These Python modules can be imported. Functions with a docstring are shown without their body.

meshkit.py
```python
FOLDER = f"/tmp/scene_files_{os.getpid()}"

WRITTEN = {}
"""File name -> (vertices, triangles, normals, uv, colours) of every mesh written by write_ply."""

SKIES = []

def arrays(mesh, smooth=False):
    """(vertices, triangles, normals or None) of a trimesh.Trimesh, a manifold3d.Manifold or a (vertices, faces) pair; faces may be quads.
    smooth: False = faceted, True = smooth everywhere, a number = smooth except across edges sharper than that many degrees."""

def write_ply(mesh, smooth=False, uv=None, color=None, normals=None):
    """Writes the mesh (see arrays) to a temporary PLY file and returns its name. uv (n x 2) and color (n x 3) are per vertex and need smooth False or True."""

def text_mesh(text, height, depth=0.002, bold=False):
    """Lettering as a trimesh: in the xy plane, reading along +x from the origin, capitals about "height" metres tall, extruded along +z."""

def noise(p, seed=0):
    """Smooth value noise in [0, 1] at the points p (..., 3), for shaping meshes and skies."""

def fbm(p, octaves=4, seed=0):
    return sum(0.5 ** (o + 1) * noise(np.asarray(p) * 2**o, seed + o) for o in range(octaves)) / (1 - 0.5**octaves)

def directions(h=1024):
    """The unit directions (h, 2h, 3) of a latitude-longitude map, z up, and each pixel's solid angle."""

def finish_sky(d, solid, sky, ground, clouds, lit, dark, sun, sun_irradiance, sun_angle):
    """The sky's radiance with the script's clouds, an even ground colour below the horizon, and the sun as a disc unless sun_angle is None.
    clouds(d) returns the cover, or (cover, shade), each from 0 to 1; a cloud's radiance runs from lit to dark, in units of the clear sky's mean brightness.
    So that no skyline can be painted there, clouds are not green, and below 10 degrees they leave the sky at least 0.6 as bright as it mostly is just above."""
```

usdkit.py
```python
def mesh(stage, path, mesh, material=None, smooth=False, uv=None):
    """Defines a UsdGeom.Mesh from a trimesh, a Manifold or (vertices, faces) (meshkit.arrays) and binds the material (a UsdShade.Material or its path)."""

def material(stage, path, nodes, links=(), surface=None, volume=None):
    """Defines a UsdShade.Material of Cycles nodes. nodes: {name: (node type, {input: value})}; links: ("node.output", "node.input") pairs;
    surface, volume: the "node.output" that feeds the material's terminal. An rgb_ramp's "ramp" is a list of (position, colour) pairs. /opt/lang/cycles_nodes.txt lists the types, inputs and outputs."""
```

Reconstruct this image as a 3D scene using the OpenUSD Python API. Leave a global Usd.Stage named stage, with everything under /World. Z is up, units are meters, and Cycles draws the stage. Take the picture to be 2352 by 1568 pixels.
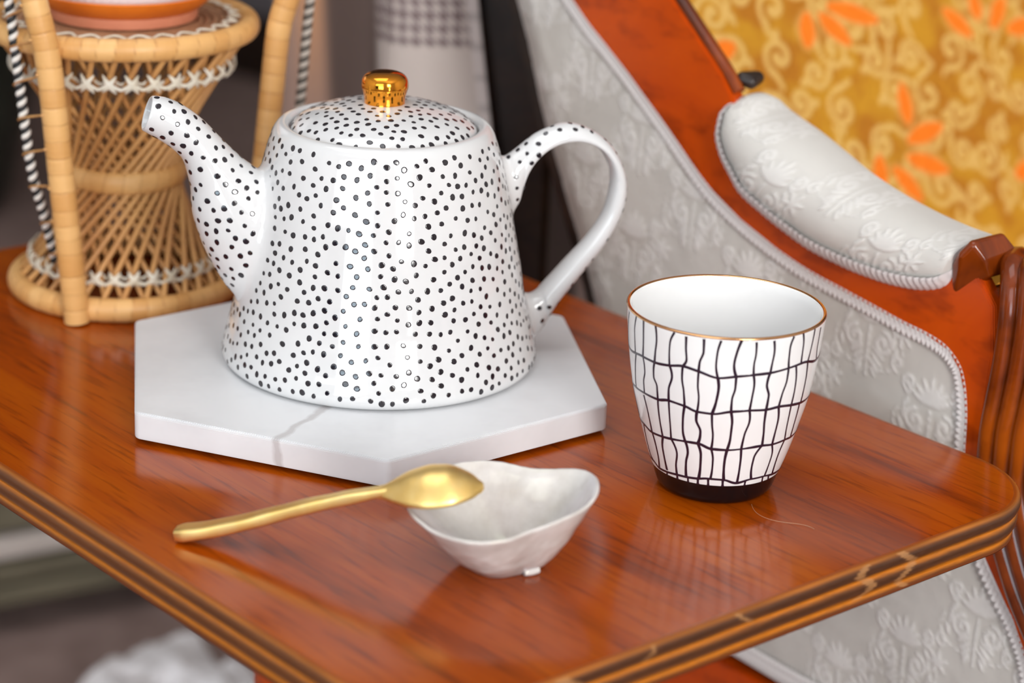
import math, random
import numpy as np, trimesh, manifold3d as m3, usdkit, meshkit
from scipy.interpolate import PchipInterpolator, CubicSpline
from scipy.spatial import cKDTree
from shapely.geometry import Polygon, Point
from pxr import Usd, UsdGeom, UsdLux, UsdShade, Gf, Sdf, Vt

stage = Usd.Stage.CreateInMemory()
UsdGeom.SetStageUpAxis(stage, UsdGeom.Tokens.z)
UsdGeom.SetStageMetersPerUnit(stage, 1.0)
UsdGeom.Xform.Define(stage, '/World')
UsdGeom.Scope.Define(stage, '/World/Looks')

# ---------------------------------------------------------------- camera (z = 0 is the table top, the floor is at FLOOR)
FLOOR = -0.55
F_PX, PITCH, ROLL, CAM_Z = 5456.1, 0.34251, 0.0406, 0.39
fw = np.array([0, math.cos(PITCH), -math.sin(PITCH)])
r0 = np.array([1., 0, 0]); u0 = np.cross(r0, fw)
cr = math.cos(ROLL) * r0 + math.sin(ROLL) * u0
cu = -math.sin(ROLL) * r0 + math.cos(ROLL) * u0
cam = UsdGeom.Camera.Define(stage, '/World/camera')
cam.AddTransformOp().Set(Gf.Matrix4d(*cr, 0, *cu, 0, *(-fw), 0, 0, 0, CAM_Z, 1))
cam.CreateHorizontalApertureAttr(36.0); cam.CreateVerticalApertureAttr(24.0)
cam.CreateFocalLengthAttr(36.0 * F_PX / 2352)
cam.CreateFStopAttr(6.0); cam.CreateFocusDistanceAttr(1.0)
cam.CreateClippingRangeAttr(Gf.Vec2f(0.05, 50))
cam.CreateExposureAttr(0.14)

# ---------------------------------------------------------------- daylight through the two windows behind the camera
def rect_light(name, x0, x1, z0, z1, y, power, color):
    l = UsdLux.RectLight.Define(stage, '/World/' + name)
    l.AddTranslateOp().Set(Gf.Vec3d((x0 + x1) / 2, y, (z0 + z1) / 2))
    l.AddRotateXOp().Set(90.0)
    l.CreateWidthAttr(x1 - x0); l.CreateHeightAttr(z1 - z0)
    l.CreateIntensityAttr(power); l.CreateColorAttr(Gf.Vec3f(*color))
    l.CreateNormalizeAttr(False)
WIN_Y = -1.32
rect_light('daylight_right', 0.58, 1.30, 0.26, 1.40, WIN_Y, 20.0, (1.0, 0.99, 0.98))
rect_light('daylight_door', 0.98, 1.12, -0.5, 0.13, WIN_Y, 20.0, (1.0, 0.99, 0.98))
rect_light('daylight_left', -1.25, -0.22, -0.14, 0.34, WIN_Y, 6.2, (0.72, 0.88, 1.0))
rect_light('daylight_blind', -2.15, -0.22, 0.36, 1.52, WIN_Y, 2.7, (0.90, 0.95, 1.0))
sky = UsdLux.RectLight.Define(stage, '/World/daylight_skylight')          # roof window above the table, faces down
sky.AddTranslateOp().Set(Gf.Vec3d(-0.55, 0.75, 2.04))
sky.CreateWidthAttr(1.5); sky.CreateHeightAttr(1.3); sky.CreateIntensityAttr(2.35); sky.CreateColorAttr(Gf.Vec3f(0.97, 0.98, 1.0)); sky.CreateNormalizeAttr(False)

# ---------------------------------------------------------------- helpers
used = {}
def numbered(parent, name):
    k = used.get((parent, name), 0); used[(parent, name)] = k + 1
    return f'{parent}/{name}' + (f'_{k:03d}' if k else '')
def path_of(p):
    return '/World' if p is None else str(p.GetPath())
def tag(prim, label=None, cat=None, group=None, kind=None):
    for k, v in (('label', label), ('category', cat), ('group', group), ('kind', kind)):
        if v: prim.SetCustomDataByKey(k, v)
    return prim
def thing(name, label, cat, loc=(0, 0, 0), rotz=0, group=None, lift=(0, 0, 0)):
    x = UsdGeom.Xform.Define(stage, numbered('/World', name))
    x.AddTranslateOp().Set(Gf.Vec3d(*map(float, np.array(loc, float) + lift)))
    if rotz: x.AddRotateZOp().Set(float(rotz))
    p = x.GetPrim(); tag(p, label, cat, group)
    org[str(p.GetPath())] = np.array(loc, float)
    return p
org = {}
def obj(name, mesh, mat, parent=None, smooth=30, colors=None, kind=None, label=None, normals=None):
    """One Mesh prim; world-space vertices are moved into the frame of an unrotated holder."""
    path = numbered(path_of(parent), name)
    top = '/'.join(path.split('/')[:3])
    off = org.get(top)
    if hasattr(mesh, 'to_mesh'):
        mm = mesh.to_mesh(); mesh = trimesh.Trimesh(mm.vert_properties[:, :3], mm.tri_verts, process=False)
    if isinstance(mesh, (tuple, list)):
        v, f = np.asarray(mesh[0], float), np.asarray(mesh[1], int)
        if f.shape[1] == 4: f = np.vstack([f[:, [0, 1, 2]], f[:, [0, 2, 3]]])
        mesh = trimesh.Trimesh(v, f, process=False)
    if off is not None and parent is not None:
        mesh = mesh.copy(); mesh.vertices = mesh.vertices - off
    if colors is not None or normals is not None: smooth = True
    g = usdkit.mesh(stage, path, mesh, '/World/Looks/' + mat, smooth=smooth)
    if colors is not None:
        UsdGeom.PrimvarsAPI(g).CreatePrimvar('tint', Sdf.ValueTypeNames.Color3fArray, 'vertex').Set(Vt.Vec3fArray.FromNumpy(np.asarray(colors, np.float32)))
    if normals is not None: g.GetNormalsAttr().Set(Vt.Vec3fArray.FromNumpy(np.asarray(normals, np.float32)))
    p = g.GetPrim()
    if kind: p.SetCustomDataByKey('kind', kind)
    if label: p.SetCustomDataByKey('label', label)
    return p
def join(parts):
    vs, fs, n = [], [], 0
    for q in parts:
        if hasattr(q, 'to_mesh'):
            mm = q.to_mesh(); v, f = mm.vert_properties[:, :3], mm.tri_verts
        elif isinstance(q, trimesh.Trimesh): v, f = q.vertices, q.faces
        else: v, f = q
        v, f = np.asarray(v, float), np.asarray(f, int)
        if f.shape[1] == 4: f = np.vstack([f[:, [0, 1, 2]], f[:, [0, 2, 3]]])
        vs.append(v); fs.append(f + n); n += len(v)
    return trimesh.Trimesh(np.vstack(vs), np.vstack(fs), process=False)
def grid_faces(n, m, close_n=False, close_m=False):
    i, j = np.meshgrid(np.arange(n if close_n else n - 1), np.arange(m if close_m else m - 1), indexing='ij')
    i2, j2 = (i + 1) % n, (j + 1) % m
    return np.stack([i * m + j, i2 * m + j, i2 * m + j2, i * m + j2], -1).reshape(-1, 4)
def lathe(prof, n=128, at=(0, 0), ripple=None):
    """prof: (r, z) from the bottom outside up (outward normals)."""
    p = np.asarray(prof, float); th = np.arange(n) * 2 * np.pi / n
    r = np.maximum(p[:, 0], 1e-5)[None] * np.ones((n, 1))
    v = np.stack([at[0] + r * np.cos(th)[:, None], at[1] + r * np.sin(th)[:, None], np.broadcast_to(p[:, 1], r.shape)], -1)
    return v.reshape(-1, 3), grid_faces(n, len(p), close_n=True)
def dense(pts, n, k=3):
    p = np.asarray(pts, float); d = np.r_[0, np.cumsum(np.linalg.norm(np.diff(p, axis=0), axis=1))]
    t = np.linspace(0, d[-1], n)
    if len(p) < 3: return np.stack([np.interp(t, d, c) for c in p.T], 1)
    return np.stack([PchipInterpolator(d, c)(t) if k == 1 else CubicSpline(d, c)(t) for c in p.T], 1)
def frames(p, up=None, closed=False):
    t = (np.roll(p, -1, 0) - np.roll(p, 1, 0)) if closed else np.gradient(p, axis=0)
    t = t / (np.linalg.norm(t, axis=1, keepdims=True) + 1e-12)
    if up is None: up = [0, 0, 1.] if abs(t[:, 2]).mean() < .8 else [0, 1., 0]
    up = np.broadcast_to(np.asarray(up, float), t.shape)
    a = np.cross(up, t); a /= np.linalg.norm(a, axis=1, keepdims=True) + 1e-12
    b = np.cross(t, a)
    return t, a, b
def sweep(p, ra, rb=None, sides=16, up=None, closed=False, caps=True, power=1.0):
    """Tube along p; ra across (perpendicular to up), rb along up."""
    p = np.asarray(p, float); n = len(p); t, a, b = frames(p, up, closed)
    ra = np.broadcast_to(np.asarray(ra, float), (n,)); rb = ra if rb is None else np.broadcast_to(np.asarray(rb, float), (n,))
    th = np.arange(sides) * 2 * np.pi / sides
    c, s = np.cos(th), np.sin(th)
    c, s = np.sign(c) * abs(c) ** power, np.sign(s) * abs(s) ** power
    v = p[:, None] + ra[:, None, None] * c[None, :, None] * a[:, None] + rb[:, None, None] * s[None, :, None] * b[:, None]
    v = v.reshape(-1, 3); f = grid_faces(n, sides, closed, True)
    f = np.vstack([f[:, [0, 1, 2]], f[:, [0, 2, 3]]])
    if caps and not closed:
        v = np.vstack([v, p[0], p[-1]]); k = np.arange(sides); k2 = (k + 1) % sides
        f = np.vstack([f, np.stack([np.full(sides, n * sides), k2, k], 1)[:, ::-1][:, [0, 2, 1]], np.stack([np.full(sides, n * sides + 1), (n - 1) * sides + k, (n - 1) * sides + k2], 1)])
    m = trimesh.Trimesh(v, f, process=False)
    if m.volume < 0: m.invert()
    return m
def box(x0, x1, y0, y1, z0, z1, bev=0.0):
    if bev <= 0:
        m = trimesh.creation.box([x1 - x0, y1 - y0, z1 - z0]); m.apply_translation([(x0 + x1) / 2, (y0 + y1) / 2, (z0 + z1) / 2]); return m
    s = m3.Manifold.sphere(bev, 12)
    return m3.Manifold.batch_hull([s.translate((x, y, z)) for x in (x0 + bev, x1 - bev) for y in (y0 + bev, y1 - bev) for z in (z0 + bev, z1 - bev)])
A3 = np.array([0.6589, -0.7522, 0.0]); B3 = np.array([0.7522, 0.6589, 0.0])      # along and across the table
def ab(a, b, z): return np.asarray(a)[..., None] * A3 + np.asarray(b)[..., None] * B3 + np.asarray(z)[..., None] * np.array([0, 0, 1.])
def to_ab(m):
    """A mesh whose x, y are (A, B) coordinates, into the world."""
    if hasattr(m, 'to_mesh'): m = join([m])
    m = m.copy() if isinstance(m, trimesh.Trimesh) else join([m])
    v = np.array(m.vertices); m.vertices = ab(v[:, 0], v[:, 1], v[:, 2]); return m
def slab(poly, b0, b1, bev=0.002):
    """A polygon in (A, z) extruded from b0 to b1 across, front (b0) edge chamfered."""
    cs = m3.CrossSection([np.asarray(poly, float)], m3.FillRule.NonZero)
    inner = cs.offset(-bev, m3.JoinType.Round, 2.0, 16) if bev else cs
    full = cs.extrude(b1 - b0 - bev).translate((0, 0, bev))
    parts = [full]
    if bev:
        for k in range(4):
            a = math.pi / 2 * k / 4; a2 = math.pi / 2 * (k + 1) / 4
            parts.append(cs.offset(-bev * (1 - math.sin(a2)), m3.JoinType.Round, 2.0, 16).extrude(bev * (math.cos(a) )).translate((0, 0, bev * (1 - math.cos(a)))))
    m = join([m3.Manifold.batch_boolean(parts, m3.OpType.Add)])
    v = np.array(m.vertices); m.vertices = ab(v[:, 0], b0 + v[:, 2], v[:, 1]); m.invert()
    if m.volume < 0: m.invert()
    return m

# ---------------------------------------------------------------- materials
def mat(name, nodes, links=(), surface='p.BSDF'): usdkit.material(stage, '/World/Looks/' + name, nodes, links, surface=surface)
def plain(name, color, rough, **kw): mat(name, {'p': ('principled_bsdf', dict(base_color=color, roughness=rough, **kw))})
def tinted(name, rough, bump=None, scale=900, **kw):
    nodes = {'a': ('attribute', {'attribute': 'tint'}), 'p': ('principled_bsdf', dict(roughness=rough, **kw))}; links = [('a.color', 'p.base_color')]
    if bump:
        nodes |= {'g': ('geometry', {}), 'n': ('noise_texture', {'scale': scale, 'detail': 3}), 'b': ('bump', {'strength': bump, 'distance': .001})}
        links += [('g.position', 'n.vector'), ('n.fac', 'b.height'), ('b.normal', 'p.normal')]
    mat(name, nodes, links)
def noisy(name, c1, c2, rough, scale, stretch=(1, 1, 1), bump=0.0, detail=4, lo=.3, hi=.7, **kw):
    mat(name, {'g': ('geometry', {}), 'm': ('mapping', {'scale': stretch}), 'n': ('noise_texture', {'scale': scale, 'detail': detail}),
               'r': ('rgb_ramp', {'ramp': [(lo, c1), (hi, c2)]}), 'b': ('bump', {'strength': bump, 'distance': .002}), 'p': ('principled_bsdf', dict(roughness=rough, **kw))},
        [('g.position', 'm.vector'), ('m.vector', 'n.vector'), ('n.fac', 'r.fac'), ('r.color', 'p.base_color'), ('n.fac', 'b.height')] + ([('b.normal', 'p.normal')] if bump else []))
def wood(name, dark, mid, light, rough, ka=5.0, kb=70.0, kz=70.0, fine=14.0, streak=(.36, .5, .66), **kw):
    """Grain along the table's long direction."""
    mat(name, {'g': ('geometry', {}), 'da': ('vector_math', {'math_type': 'dot_product', 'vector2': A3 * ka}), 'db': ('vector_math', {'math_type': 'dot_product', 'vector2': B3 * kb}),
               'dz': ('vector_math', {'math_type': 'dot_product', 'vector2': (0, 0, kz)}), 'c': ('combine_xyz', {}),
               'n': ('noise_texture', {'scale': 1.0, 'detail': 5, 'roughness': .6, 'distortion': .6}), 'r': ('rgb_ramp', {'ramp': [(streak[0], dark), (streak[1], mid), (streak[2], light)]}),
               'm': ('mapping', {'scale': (fine, fine, fine)}), 'n2': ('noise_texture', {'scale': 1.0, 'detail': 3}), 'r2': ('rgb_ramp', {'ramp': [(.30, (.55, .5, .45)), (.48, (1, 1, 1))]}),
               'x': ('mix_color', {'blend_type': 'multiply', 'fac': .8}), 'p': ('principled_bsdf', dict(roughness=rough, **kw))},
        [('g.position', 'da.vector1'), ('g.position', 'db.vector1'), ('g.position', 'dz.vector1'), ('da.value', 'c.x'), ('db.value', 'c.y'), ('dz.value', 'c.z'), ('c.vector', 'n.vector'), ('n.fac', 'r.fac'),
         ('c.vector', 'm.vector'), ('m.vector', 'n2.vector'), ('n2.fac', 'r2.fac'), ('r.color', 'x.a'), ('r2.color', 'x.b'), ('x.result', 'p.base_color')])
wood('table_wood', (.18, .026, .0003), (.33, .052, .0003), (.40, .076, .0004), .15, ka=3.2, kb=34, fine=9.0, streak=(.30, .48, .66), specular_ior_level=.36)
wood('chair_wood', (.24, .024, .0006), (.50, .055, .0006), (.58, .072, .0008), .24, ka=9, kb=30, kz=20, fine=5, streak=(.25, .42, .62))
wood('post_wood', (.045, .009, .002), (.20, .032, .002), (.36, .070, .004), .15, ka=10, kb=24, kz=9, fine=5, streak=(.34, .5, .64))
wood('dark_wood', (.012, .006, .004), (.02, .009, .005), (.032, .014, .007), .35)
plain('porcelain', (.70, .70, .70), .05, specular_ior_level=.8)
plain('cup_porcelain', (.85, .85, .845), .05, specular_ior_level=.6)
plain('glaze_dot', (.010, .007, .012), .10, specular_ior_level=.9)
plain('cup_line', (.020, .010, .024), .12, specular_ior_level=.7)
plain('cup_black', (.004, .003, .004), .07)
plain('gold_lustre', (.92, .35, .035), .09, metallic=1.0)
plain('rim_gold', (.75, .42, .2), .16, metallic=1.0)
noisy('spoon_gold', (.93, .63, .20), (.97, .72, .30), .40, 120, metallic=1.0)
noisy('pearl', (.56, .515, .485), (.72, .685, .66), .16, 90, bump=.25, coat_weight=.6, coat_roughness=.1, thin_film_thickness=420, thin_film_ior=1.4)
noisy('terracotta', (.68, .15, .010), (.80, .20, .015), .4, 60)
noisy('terracotta_foot', (.62, .22, .12), (.70, .27, .15), .6, 80)
plain('pot_white', (.80, .78, .79), .45)
plain('soil', (.035, .022, .015), .95)
tinted('cane', .42, bump=.12, scale=700)
noisy('cane_stick', (.48, .21, .065), (.70, .38, .13), .45, 40, stretch=(1, 1, .4))
noisy('seat_cane', (.36, .19, .10), (.50, .28, .15), .6, 160)
noisy('white_cane', (.62, .54, .40), (.80, .75, .64), .4, 120)
plain('cord_white', (.80, .76, .70), .6)
plain('cord_black', (.012, .012, .013), .5)
plain('cord_beige', (.50, .44, .38), .7)
plain('cord_grey', (.10, .085, .07), .7)
tinted('damask', .75, sheen_weight=.2, sheen_roughness=.4)
tinted('gimp', .8)
tinted('floral', .8)
tinted('plaid', .95, bump=.25, scale=500)
plain('thread', (.55, .30, .16), .4)
noisy('carpet', (.22, .145, .125), (.31, .215, .19), .95, 26, bump=.2)
noisy('plaster', (.84, .82, .79), (.88, .86, .83), .9, 8)
noisy('dark_panelling', (.030, .020, .014), (.05, .034, .024), .6, 5, stretch=(6, 6, 1))
noisy('ceiling_paint', (.90, .90, .90), (.92, .92, .92), .9, 6)
plain('trim_paint', (.80, .80, .78), .4)
noisy('fleece', (.74, .70, .70), (.88, .85, .86), .95, 60, bump=.3)
noisy('olive_wood', (.13, .11, .07), (.20, .17, .11), .6, 14, stretch=(1, 1, 8))
noisy('pale_wood', (.58, .50, .45), (.70, .62, .56), .6, 20)
noisy('green_glaze', (.006, .009, .006), (.03, .036, .026), .3, 9)
noisy('slate', (.16, .14, .15), (.21, .19, .20), .6, 12)
tinted('edge_wood', .30, specular_ior_level=.5)
# marble: one grey vein runs across the slab and down its front edge
VN = np.array([0.905, -0.395, 0.165]); VN /= np.linalg.norm(VN); VC = float(VN @ np.array([-0.0900, 0.9350, 0.0124]))
mat('marble', {'g': ('geometry', {}), 'n': ('noise_texture', {'scale': 13, 'detail': 5, 'roughness': .55}), 'r': ('rgb_ramp', {'ramp': [(.35, (.65, .655, .67)), (.6, (.775, .785, .80))]}),
               'd': ('vector_math', {'math_type': 'dot_product', 'vector2': tuple(VN)}), 'n2': ('noise_texture', {'scale': 38, 'detail': 4}), 'w': ('math', {'math_type': 'multiply_add', 'value2': .016, 'value3': -.008 - VC}),
               'e': ('math', {'math_type': 'add'}), 'ab': ('math', {'math_type': 'absolute'}), 'v': ('map_range', {'from_min': .0010, 'from_max': .0030, 'to_min': .75, 'to_max': 0.0, 'clamp': True}),
               'x': ('mix_color', {'b': (.50, .475, .475)}), 'p': ('principled_bsdf', {'roughness': .32, 'subsurface_weight': .0})},
    [('g.position', 'n.vector'), ('n.fac', 'r.fac'), ('g.position', 'd.vector1'), ('g.position', 'n2.vector'), ('n2.fac', 'w.value1'), ('d.value', 'e.value1'), ('w.value', 'e.value2'), ('e.value', 'ab.value1'),
     ('ab.value', 'v.value'), ('r.color', 'x.a'), ('v.result', 'x.fac'), ('x.result', 'p.base_color')])

# ================================================================ the room
X0, X1, Y0, Y1, ZT = -2.3, 2.6, -1.25, 4.6, 2.0
T = .12
def struct(name, mesh, m, smooth=False): return tag(obj(name, mesh, m, None, smooth), kind='structure')
struct('floor', box(X0 - T, X1 + T, Y0 - T, Y1 + T, FLOOR - .1, FLOOR), 'carpet')
struct('ceiling', m3.Manifold.cube((X1 - X0 + 2 * T, Y1 - Y0 + 2 * T, .1)).translate((X0 - T, Y0 - T, ZT)) - m3.Manifold.cube((1.5, 1.3, .4)).translate((-1.3, .10, ZT - .2)), 'ceiling_paint')
w4 = UsdGeom.Xform.Define(stage, '/World/window_4').GetPrim(); w4.SetCustomDataByKey('kind', 'structure')
obj('window_frame', m3.Manifold.cube((1.56, 1.36, .05)).translate((-1.33, .07, ZT - .02)) - m3.Manifold.cube((1.46, 1.26, .4)).translate((-1.28, .12, ZT - .2)), 'trim_paint', w4, False)
struct('wall_left', box(X0 - T, X0, Y0 - T, Y1 + T, FLOOR, ZT), 'plaster')
struct('wall_right', box(X1, X1 + T, Y0 - T, Y1 + T, FLOOR, ZT), 'plaster')
struct('wall_back', box(X0, X1, Y1, Y1 + T, FLOOR, ZT), 'dark_panelling')
front = m3.Manifold.cube((X1 - X0, T, ZT - FLOOR)).translate((X0, Y0 - T, FLOOR))
holes = [(.58, 1.30, .26, 1.40), (.98, 1.12, -.5, .13), (-2.15, -.22, -.14, 1.52)]
for x0, x1, z0, z1 in holes:
    front -= m3.Manifold.cube((x1 - x0, .4, z1 - z0)).translate((x0, Y0 - .2, z0))
struct('wall_front', front, 'plaster')
for k, (x0, x1, z0, z1) in enumerate(holes):
    fr = box(x0 - .04, x1 + .04, Y0 - .03, Y0 + .02, z0 - .04, z1 + .04)
    fr = m3.Manifold.cube((x1 - x0 + .06, .05, z1 - z0 + .06)).translate((x0 - .03, Y0 - .03, z0 - .03)) - m3.Manifold.cube((x1 - x0 - .04, .3, z1 - z0 - .04)).translate((x0 + .02, Y0 - .2, z0 + .02))
    if k == 0: fr += m3.Manifold.cube((.035, .03, z1 - z0)).translate((1.06, Y0 - .02, z0))
    if k == 2: fr += m3.Manifold.cube((x1 - x0, .03, .03)).translate((x0, Y0 - .02, .335))
    w = UsdGeom.Xform.Define(stage, f'/World/window_{k + 1}').GetPrim(); w.SetCustomDataByKey('kind', 'structure')
    obj('window_frame', fr, 'trim_paint', w, False)
for name, b in (('baseboard_left', (X0, X0 + .015, Y0, Y1)), ('baseboard_right', (X1 - .015, X1, Y0, Y1)), ('baseboard_back', (X0 + .015, X1 - .015, Y1 - .015, Y1))):
    struct(name, box(*b, FLOOR, FLOOR + .09), 'trim_paint')

# ================================================================ the table: rounded slab with a reeded edge
TA0, TA1, TB0, TB1, TR = -1.0903, -.5458, .4427, .793, .045
def rounded_rect(a0, a1, b0, b1, r, seg=40):
    pts, nrm = [], []
    for (ca, cb, t0) in ((a1 - r, b1 - r, 0), (a0 + r, b1 - r, 90), (a0 + r, b0 + r, 180), (a1 - r, b0 + r, 270)):
        for t in np.radians(np.linspace(t0, t0 + 90, seg)):
            pts.append((ca + r * math.cos(t), cb + r * math.sin(t))); nrm.append((math.cos(t), math.sin(t)))
    P, N = np.array(pts), np.array(nrm)
    Q, M = [], []
    for k in range(len(P)):                                  # long straight runs get intermediate points
        Q.append(P[k]); M.append(N[k]); nx = P[(k + 1) % len(P)]; d = np.linalg.norm(nx - P[k])
        for s in range(1, int(d / .0016)):
            Q.append(P[k] + (nx - P[k]) * s / int(d / .0016)); M.append(N[k])
    return np.array(Q), np.array(M)
P, N = rounded_rect(TA0, TA1, TB0, TB1, TR)
table = thing('side_table', 'glossy orange-brown wooden table top with reeded worn edge under the teapot', 'table', (-.09, 1.06, FLOOR))
top = [(-.0030, -.0170), (-.0012, -.0005), (-.0004, 0.0)]
n = len(P)
ring = lambda o, z: np.column_stack([P + N * o, np.full(n, z)])
v = np.vstack([ring(-.0035, -.0165), ring(-.0035, -.0008), ring(-.0022, -.0001), ring(-.0030, 0.0), [[(TA0 + TA1) / 2, (TB0 + TB1) / 2, 0.0]], [[(TA0 + TA1) / 2, (TB0 + TB1) / 2, -.0165]]])
f = []
for k in range(3): f += [[k * n + i, k * n + (i + 1) % n, (k + 1) * n + (i + 1) % n, (k + 1) * n + i] for i in range(n)]
f = np.array(f); f = np.vstack([f[:, [0, 1, 2]], f[:, [0, 2, 3]], [[3 * n + i, 3 * n + (i + 1) % n, 4 * n] for i in range(n)], [[(i + 1) % n, i, 4 * n + 1] for i in range(n)]])
obj('table_top', to_ab(trimesh.Trimesh(v, f, process=False)), 'table_wood', table, smooth=20)
zz = np.linspace(0, 1, 45)
ridge = lambda t: np.exp(-((t - .385) / .060) ** 2) + np.exp(-((t - .80) / .065) ** 2)
prof = [(-.0028, -.00005), (-.0018, .0)]
for t in zz: prof.append((-.0006 + .0017 * math.sin(math.pi * min(max(t / .385, 0), 1)) ** .8 * (t < .385) + .0015 * math.sin(math.pi * min(max((t - .385) / .415, 0), 1)) ** .8 * (.385 <= t < .80) + .0008 * (t >= .80) * math.sin(math.pi * (t - .8) / .4) - .0014 * t, -.0002 - .0182 * t))
prof.append((-.006, -.0186))
m = len(prof)
PP = np.column_stack([P * 60, np.zeros(n)])
along = np.array([A3[0], B3[0]])
chips = [(-.5458, .512, .0032, 1.0), (-.5458, .668, .0026, .8), (-.5458, .693, .0024, .9), (-.5458, .600, .0012, .35), (-.5458, .548, .0010, .3), (-1.02, .4427, .002, .5), (-.5458, .475, .0013, .4)]
V_, C_ = [], []
STAIN, RUB, PALE_, TOPC = np.array([.045, .014, .004]), np.array([.58, .175, .006]), np.array([.46, .22, .08]), np.array([.28, .055, .002])
for k, (o, z) in enumerate(prof):
    t = -z / .0184
    wob = meshkit.fbm(PP * [.55, .55, 1] + [0, 0, t * 5], 4, 3); fine_ = meshkit.fbm(PP * [4, 4, 1] + [0, 0, t * 26], 3, 8)
    off = (wob - .5) * .10
    rr = np.clip(np.exp(-((t - .385 + off) / .074) ** 2) + 1.05 * np.exp(-((t - .80 + off) / .085) ** 2), 0, 1)
    rr = np.clip(rr * (.65 + .7 * fine_), 0, 1)
    front_left = np.clip((P[:, 1] < .46) * 1.0, 0, 1)
    stain = STAIN[None] * (1 + .9 * fine_[:, None]) + (front_left * .6 * (.3 + wob))[:, None] * np.array([.12, .032, .003])
    c = stain + (RUB * (.72 + .55 * wob[:, None]) - stain) * rr[:, None]
    lip = math.exp(-((t - .02) / .05) ** 2); c = c + (np.array([.40, .125, .015]) * (.5 + wob[:, None]) - c) * lip * .85
    if k < 2: c = np.repeat(TOPC[None], n, 0)
    low = np.clip((t - .88) / .08, 0, 1); c = c + (np.array([.16, .034, .004]) - c) * low
    for (ca_, cb_, w_, s_) in chips:
        d_ = np.hypot(P[:, 0] - ca_, P[:, 1] - cb_ - .004 * math.sin(t * 9 + cb_ * 70))
        mk = np.clip((w_ * (.6 + .9 * fine_) * (1.2 - .5 * abs(t - .45)) - d_) / (.25 * w_), 0, 1) * (t < s_ * 1.05) * (t > .03)
        c = c + (PALE_ * (.8 + .4 * fine_[:, None]) - c) * (mk * .62)[:, None]
    C_.append(c)
    V_.append(np.column_stack([P + N * (o + .00030 * (wob - .5) * (t > .02))[:, None], np.full(n, z)]))
f = np.array([[k * n + i, (k + 1) * n + i, (k + 1) * n + (i + 1) % n, k * n + (i + 1) % n] for k in range(m - 1) for i in range(n)])
obj('reeded_edge', to_ab(join([(np.vstack(V_), f)])), 'edge_wood', table, colors=np.clip(np.vstack(C_), 0, 1), label='reeded edge, stained dark in the grooves and rubbed on the ridges')
pc = (-.09, 1.06)
obj('column', lathe([(.0001, FLOOR + .12), (.028, FLOOR + .12), (.034, FLOOR + .16), (.022, FLOOR + .22), (.02, FLOOR + .30), (.032, FLOOR + .38), (.026, FLOOR + .46), (.045, FLOOR + .50), (.06, -.018), (.0001, -.018)], 48, pc), 'chair_wood', table)
for k in range(4):
    an = math.radians(45 + 90 * k) - .85
    d = np.array([math.cos(an), math.sin(an), 0])
    pth = dense([np.array([*pc, FLOOR + .17]) + d * .02, np.array([*pc, FLOOR + .13]) + d * .10, np.array([*pc, FLOOR + .045]) + d * .17, np.array([*pc, FLOOR + .014]) + d * .24], 20)
    obj('foot', sweep(pth, np.linspace(.016, .012, 20), np.linspace(.022, .0135, 20), 14), 'chair_wood', table)

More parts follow.
